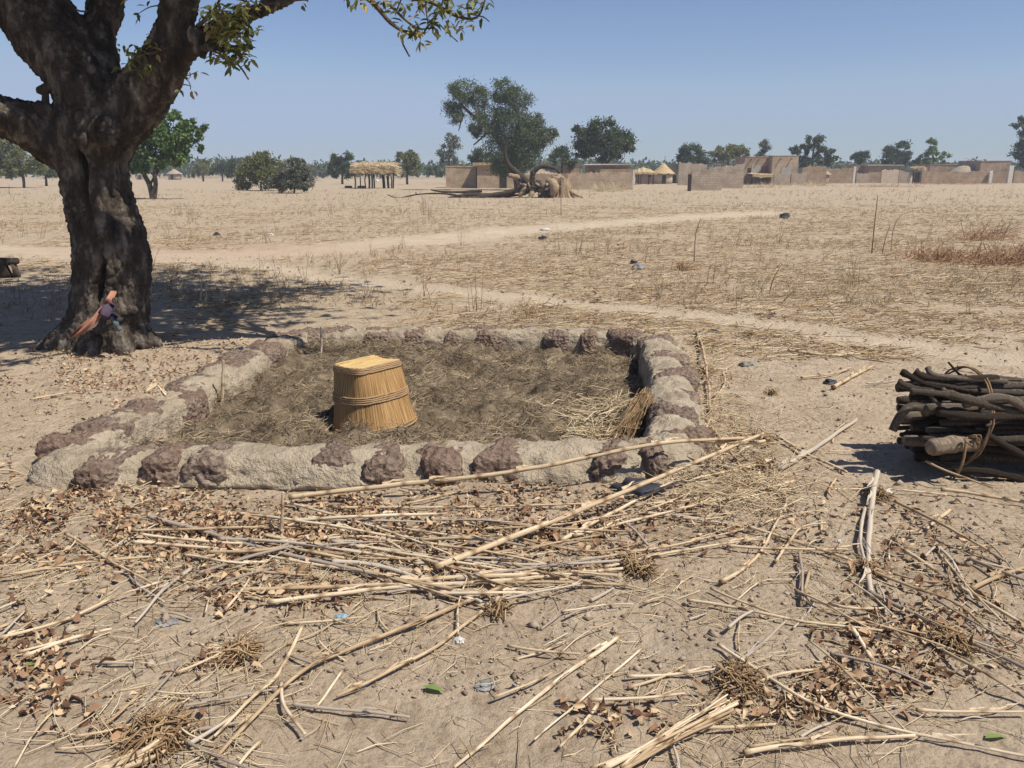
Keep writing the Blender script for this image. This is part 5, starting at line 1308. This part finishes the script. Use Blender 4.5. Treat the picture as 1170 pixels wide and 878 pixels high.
wall('mud_wall', 'near mud wall with stepped broken top', 'wall', 789, 826, [(789, 201), (790, 198), (800, 197.5), (803, 196), (811, 195), (812, 192), (826, 191)], 218, 'brick_grey')
wall('mud_wall', 'higher mud wall joining the brick house on its left', 'wall', 826, 851, [(826, 189.5), (838, 190), (851, 186.5)], 214.5, 'brick_grey', Y=G(838, 215.5).y)
wall('stump_post', 'dark wooden post before the stepped mud wall', 'post', 787, 790.5, [(787, 200.5), (790.5, 200.5)], 219, 'wood_dark', .25, Y=G(788, 219).y)
house('left half of the two part brick house, with thatched awning', 851.5, 883, 179.5, 211, 'brick_red', 5, roof='brick_red', beams=3, over=.02, roofh=.1, openings=[('window', 859, 869, 189, 197, 'window'), ('door', 870, 876, 190, 206, 'reddoor'), ('window', 854.5, 857.5, 192, 198, 'dark')])
house('right half of the two part brick house, with pale shutter', 883.2, 913, 178.5, 211, 'brick', 4.5, roof='brick_red', beams=2, over=.03, roofh=.1, Y=G(883, 211).y-1.5, openings=[('window', 893, 903, 191.5, 200, 'window')])
def awning():
    Y = G(870, 211).y-1.6; root = empty('awning', (P(870, 200, Y).x, Y, 0), 'ragged thatch awning in front of the brick house', 'awning'); mb = MB(); vs = []; n = 14
    for j in range(4):
        for i in range(n+1):
            x = 857+25*i/n; vs.append((P(x, 199, Y).x, Y-1.2+.9*j, P(x, 199.5, Y).z+random.uniform(-.08, .08)+.06*j))
    N0 = len(vs); vs += [(v[0], v[1], v[2]-.28-random.uniform(0, .12)) for v in vs]; fs = []
    for j in range(3):
        for i in range(n): a = j*(n+1)+i; fs += [(a, a+1, a+n+2, a+n+1), (a+N0, a+n+1+N0, a+n+2+N0, a+1+N0)]
    for i in range(n): fs.append((i, i+N0, i+1+N0, i+1))
    mb.add(vs, fs); mb.build('thatch_roof', M['thatch'], root, smooth=False)
    for x in (859, 869, 881):
        p = P(x, 205, Y-1); mb = MB(); tube(mb, [(p.x, p.y, -.1), (p.x, p.y, P(x, 200, Y).z)], .06, 6); mb.build('post', M['wood_dark'], root)
awning()
wall('mud_wall', 'low pale wall with a slit in front of the brick house', 'wall', 885, 903.5, [(885, 199.5), (903, 199.5)], 212, 'brick_grey')
wall('mud_wall', 'low pale wall right of the slit before the brick house', 'wall', 904.5, 922, [(904, 198), (922, 198)], 212, 'brick_grey')
wall('mud_wall', 'half broken pinkish wall right of the brick house', 'wall', 917, 945, [(917, 192), (926, 190), (945, 191)], 207, 'brick_red', Y=105)
# far right settlement
wall('mud_wall', 'long low far wall with a whitewashed end', 'wall', 930, 976, [(930, 194), (976, 192.5)], 207.5, 'brick_red', Y=118)
hut('far hut with pale low roof left of the whitewashed post', 941, 17, 198, 191, 207, 'plaster', 'thatch_grey', Y=113)
wall('gate_post', 'whitewashed post at the end of the long low far wall', 'post', 976, 978.5, [(976, 190), (978, 190)], 208, 'whitewash', .3, Y=116)
house('far low house behind the whitewashed post', 978, 992, 189.5, 206, 'brick_red', 4, Y=124, over=.03)
wall('mud_wall', 'pale low wall right of the whitewashed post', 'wall', 979, 993, [(979, 198), (993, 199)], 207, 'brick_grey', Y=118)
house('far house with its shaded flank put into darker brick', 993, 1030, 189, 207, 'brick_red', 6, Y=122, roof='tin', over=.3, roofh=.1)  # shade on the flank is painted as darker brick, not cast
wall('mud_wall', 'front wall of the far house with sunlight put into its pale colour', 'wall', 1008, 1027.5, [(1008, 194.5), (1027, 194.5)], 207.5, 'plaster_pale', Y=117)  # sunlit house front painted in as a separate paler wall
def shelter(label, l, r, rt, rb, bot, Y, cols, nposts, name='thatched_shelter', extra=()):
    root = empty(name, (P((l+r)/2, bot, Y).x, Y, 0), label, 'shelter'); a = P(l, rt, Y); b = P(r, rb, Y); dep = (b.x-a.x)*.55; mb = MB(); nx, ny = 26, 9; vs = []
    for lay in (0, 1):
        for j in range(ny+1):
            for i in range(nx+1):
                u = i/nx; v = j/ny; e = (min(1, 6*min(u, 1-u)+.25))*(min(1, 6*min(v, 1-v)+.25))
                zt = a.z-(1-e)*.35*(a.z-b.z)+random.uniform(-.1, .1); zb = b.z+random.uniform(-.12, .1)
                vs.append((a.x+(b.x-a.x)*u+random.uniform(-.08, .08), Y-dep*.2+dep*v, zt if lay == 0 else zb))
    N0 = (nx+1)*(ny+1); fs = []
    for j in range(ny):
        for i in range(nx): q = j*(nx+1)+i; fs += [(q, q+1, q+nx+2, q+nx+1), (q+N0, q+nx+1+N0, q+nx+2+N0, q+1+N0)]
    for i in range(nx): fs += [(i, i+N0, i+1+N0, i+1)]; q = ny*(nx+1)+i; fs += [(q, q+1, q+1+N0, q+N0)]
    for j in range(ny): q = j*(nx+1); fs += [(q, q+nx+1, q+nx+1+N0, q+N0)]; q += nx; fs += [(q, q+N0, q+nx+1+N0, q+nx+1)]
    mb.add(vs, fs); rf = mb.build('thatch_roof', M['thatch'], root, smooth=False)
    n = 900; x = RS.uniform(a.x, b.x, n); y = RS.uniform(Y-dep*.25, Y+dep*.8, n); z = RS.uniform(b.z-.1, a.z+.12, n); an = RS.normal(0, .5, n); L = RS.uniform(.3, .9, n)
    P0 = np.stack([x, y, z], 1); P1 = P0+np.stack([np.cos(an)*L, RS.normal(0, .3, n), np.sin(an)*L*.5-.08], 1)
    o = prisms('loose_thatch', P0, P1, RS.uniform(.012, .03, n), M['straw'], RS.uniform(0, 1, n), mid=RS.normal(scale=.05, size=(n, 3))); o.parent = rf
    for (x, w, dy) in cols:
        p = P(x, bot, Y+dy*dep); mb = MB(); tube(mb, [(p.x, p.y, -.1), (p.x+random.uniform(-.08, .08), p.y, b.z*.5), (p.x+random.uniform(-.1, .1), p.y, b.z+.1)], w, 6); mb.build('post', M['wood_dark'], root)
    return root
shelter('flat thatched straw shelter on wooden posts left of the village', 400, 452, 187, 197.5, 215.5, G(420, 215.5).y, [(406, .09, 0), (412, .06, .6), (418, .06, .6), (422, .11, 0), (425.5, .1, 0), (428, .07, .3), (439, .14, .1), (444, .11, .3), (449, .09, 0), (447, .06, .5)], 9)
crumple(430, 208, 5, 4, 'white', 'pale sack under the flat thatched shelter', 'sack', 'sack')
for (x, w, lab) in ((398, 8, 'dark log lying left of the flat thatched shelter'), (413, 9, 'dark log under the left part of the flat thatched shelter')):
    a = G(x-w/2, 215); b = G(x+w/2, 215); mb = MB(); tube(mb, [a+Vector((0, 0, .1)), a.lerp(b, .5)+Vector((0, .1, .12)), b+Vector((0, 0, .1))], .12, 7); tag(mb.build('log', M['wood_dark'], origin=a), lab, 'log')
shelter('dark little shelter between the far walls at right', 1042, 1054, 192, 195, 207, 118, [(1043, .1, 0), (1046, .18, 0), (1049, .2, .2), (1053, .1, 0)], 4)
wall('mud_wall', 'reddish far wall running below the tall narrow tree', 'wall', 1054, 1131, [(1054, 196), (1090, 197), (1131, 196)], 208, 'brick_red', Y=116)
wall('mud_wall', 'short pale far wall left of the little dark shelter', 'wall', 1028, 1041, [(1028, 195), (1041, 197)], 207, 'brick_grey', Y=118)
house('far reddish house behind the long far wall', 1063, 1092, 188.5, 206, 'brick_red', 5, Y=128, over=.05)
hut('far hut with wide pale domed roof behind the long far wall', 1106, 24, 195.5, 189.5, 207, 'plaster', 'thatch_grey', Y=122, flat=True)
house('far tall dark red house near the right edge', 1121, 1156, 184.5, 207, 'brick_red', 6, Y=121, over=.05, roof='brick_red')
wall('gate_post', 'short whitewashed post before the far dark red house', 'post', 1131.5, 1135, [(1131, 196), (1135, 196)], 208, 'whitewash', .35, Y=115.5)
wall('gate_pillar', 'tall pale pillar at the right corner of the far red house', 'pillar', 1154, 1159, [(1154, 190), (1159, 190)], 207, 'whitewash', .5, Y=118)
wall('mud_wall', 'far wall running out of the picture at right', 'wall', 1159.5, 1215, [(1159, 195.5), (1215, 195)], 207.5, 'brick_red', Y=119)
hut('tiny far hut left behind the leafy tree', 197, 14, 198, 193, 203.5, 'plaster', 'thatch_grey', Y=170)
hut('tiniest far hut nearest the big trunk', 160, 12, 199, 195, 203.5, 'plaster_pale', 'thatch_grey', Y=175)
# ------------------------------------------------------------------ fallen tree
def fallen():
    Yd = G(600, 226).y; root = empty('fallen_tree', (P(605, 226, Yd).x, Yd, 0), 'uprooted dead tree with pale torn stump and dark limbs lying before the mud houses', 'fallen tree')
    s = PXM(Yd, 205)
    def t3(pts, mat, nm, sides=10, n=5):
        mb = MB(); q = cat_pts([tuple(P(a+random.gauss(0, .8), b+random.gauss(0, .5), Yd+dy))+(r*s*.8,) for a, b, r, dy in pts], n)
        tube(mb, [p[:3] for p in q], [p[3]*(1+.5*noise.noise(Vector((i*.8, pts[0][0], 0)))) for i, p in enumerate(q)], sides); return mb.build(nm, M[mat], root)
    t3([(512, 226, 2, -.5), (535, 222.5, 3, -.3), (560, 223.5, 3.5, 0), (585, 220, 5.5, 0), (605, 215, 7, 0), (618, 211, 7, 0)], 'deadwood', 'log')
    t3([(606, 213, 6, 0), (598, 206, 5.5, 0), (588, 196, 4.5, 0), (581, 186, 3, 0), (578, 172, 2, 0), (579, 162, 1, 0)], 'deadwood', 'limb')
    t3([(596, 205, 4, -.1), (586, 201, 3.5, -.2), (580, 200, 2, -.3)], 'stump', 'limb')
    t3([(604, 214, 5, 0), (608, 205, 4, 0), (611, 197, 3.8, 0), (620, 190.5, 3, 0), (631, 194, 2, 0), (641, 198, 1.2, 0)], 'deadwood', 'limb')
    t3([(600, 218, 4, -.3), (575, 222, 3, -.6), (545, 226, 2.2, -1), (520, 228, 1.5, -1.3)], 'deadwood', 'limb')
    t3([(550, 219, 2.2, .8), (530, 220, 1.8, .8), (505, 219, 1.4, .8), (492, 217, 1, .8)], 'deadwood', 'limb')
    t3([(530, 225, 1.6, -.6), (505, 222, 1.2, -.3), (480, 223, 1, 0), (455, 226, .8, 0), (442, 222, .6, 0)], 'deadwood', 'limb')
    t3([(475, 223, .9, 0), (476, 220, .6, 0)], 'deadwood', 'limb')
    for (pts) in ([(602, 212, 5, -.5), (597, 221, 4, -.7), (594, 228, 2, -.8)], [(610, 214, 5, -.5), (607, 222, 4, -.8), (604, 228, 2, -.9)], [(616, 212, 5, -.4), (618, 221, 4, -.6), (615, 229, 3, -.7)], [(622, 213, 5, -.2), (628, 220, 4, -.5), (634, 227, 2, -.6)], [(612, 208, 5, -.4), (620, 218, 5, -.6), (626, 228, 3, -.8)]):
        t3(pts, 'stump' if random.random() < .5 else 'deadwood', 'root', 8)
    # torn pale stump
    mb = MB(); c = P(641, 224, Yd); n = 46; vs = []; hs = []
    for i in range(n):
        hs.append(random.uniform(.75, 1.1)*(1.15 if 10 < i < 22 else .95))
    zt = P(641, 202, Yd).z
    for j in range(8):
        t = j/7
        for i in range(n):
            th = math.tau*i/n; rr = 12*s*(1.15-.3*t)*(1+.22*noise.noise(Vector((math.cos(th)*3, math.sin(th)*3, t*.8)))+.1*((i % 3)-1)*(1-t)); vs.append((c.x+rr*math.cos(th)*(1.1 if t > .2 else 1.4), c.y+rr*math.sin(th)*.8, -.2+(zt+.2)*t*hs[i]))
    fs = [(j*n+i, j*n+(i+1) % n, (j+1)*n+(i+1) % n, (j+1)*n+i) for j in range(7) for i in range(n)]+[tuple(7*n+i for i in range(n))]
    mb.add(vs, fs); mb.build('stump', M['stump'], root, smooth=False)
    for k in range(26):
        a0 = random.uniform(592, 640); b0 = random.uniform(208, 222); a1 = a0+random.gauss(0, 9); b1 = b0+random.uniform(-8, 7)
        t3([(a0, b0, random.uniform(.8, 2.4), -.6), ((a0+a1)/2+random.gauss(0, 2), (b0+b1)/2, random.uniform(.8, 2), -.9), (a1, b1, .4, -random.uniform(.3, 1.3))], random.choice(['stump', 'deadwood', 'deadwood']), 'root_fragment', 6, 3)
    t3([(627, 207, 6, -.4), (634, 214, 7, -.9), (631, 222, 4, -.9)], 'stump', 'bark_slab', 8)
    t3([(650, 218, 3, -.3), (660, 223, 2, -.5), (668, 225, 1, -.6)], 'stump', 'root', 7)
fallen()
# ------------------------------------------------------------------ camera, light, sky
cam = bpy.data.cameras.new('camera'); co = bpy.data.objects.new('camera', cam); COL.objects.link(co); SC.camera = co
co.location = (0, 0, CAMH); co.rotation_euler = (math.pi/2-PITCH, 0, 0); cam.sensor_width = 36; cam.lens = 36*F/1170; cam.clip_end = 6000; cam.clip_start = .05
EL = R(57); ax, ay = .885, -.465
S = Vector((math.cos(EL)*ax, math.cos(EL)*ay, math.sin(EL))).normalized()
sun = bpy.data.lights.new('sun', 'SUN'); sun.energy = 4.95; sun.angle = R(.53); sun.color = (1, .94, .83)
so = bpy.data.objects.new('sun', sun); COL.objects.link(so); so.rotation_euler = (-S).to_track_quat('-Z', 'Y').to_euler(); so.location = (4, -3, 9)
w = bpy.data.worlds.new('World'); SC.world = w; w.use_nodes = True; nt = w.node_tree; nt.nodes.clear()
sky = nt.nodes.new('ShaderNodeTexSky'); sky.sky_type = 'NISHITA'; sky.sun_disc = False; sky.sun_elevation = EL; sky.sun_rotation = math.atan2(ax, ay)
sky.air_density = 1.0; sky.dust_density = .35; sky.ozone_density = 2.6; sky.altitude = 300
bg = nt.nodes.new('ShaderNodeBackground'); bg.inputs[1].default_value = .078; ou = nt.nodes.new('ShaderNodeOutputWorld')
dk = nt.nodes.new('ShaderNodeMix'); dk.data_type = 'RGBA'; dk.blend_type = 'DARKEN'; dk.inputs[0].default_value = .9; dk.inputs[7].default_value = (.305/.078, .392/.078, .55/.078, 1)
ti = nt.nodes.new('ShaderNodeMix'); ti.data_type = 'RGBA'; ti.blend_type = 'MULTIPLY'; ti.inputs[0].default_value = 1; ti.inputs[7].default_value = (1.0, .97, 1.10, 1)
nt.links.new(sky.outputs[0], ti.inputs[6]); nt.links.new(ti.outputs[2], dk.inputs[6]); nt.links.new(dk.outputs[2], bg.inputs[0]); nt.links.new(bg.outputs[0], ou.inputs[0])
HZ = .0009
if HZ:
    mb = MB(); box(mb, -1300, 1300, -70, 2540, -1.2, 16); hm = bpy.data.materials.new('dusty_air'); hm.use_nodes = True; hn = hm.node_tree; hn.nodes.clear()
    pv = hn.nodes.new('ShaderNodeVolumePrincipled'); pv.inputs['Density'].default_value = HZ; pv.inputs['Color'].default_value = (.80, .88, 1, 1); ho = hn.nodes.new('ShaderNodeOutputMaterial'); hn.links.new(pv.outputs[0], ho.inputs['Volume'])
    tag(mb.build('haze', hm, smooth=False), 'thin pale dusty haze over the plain', 'haze', kind='stuff')
SC.render.engine = 'CYCLES'
vs_ = SC.view_settings; SC.display_settings.display_device = 'sRGB'; vs_.view_transform = 'Standard'; vs_.look = 'None'; vs_.exposure = .28; vs_.gamma = 1; vs_.use_curve_mapping = False
SC.cycles.max_bounces = 6; SC.cycles.use_denoising = True
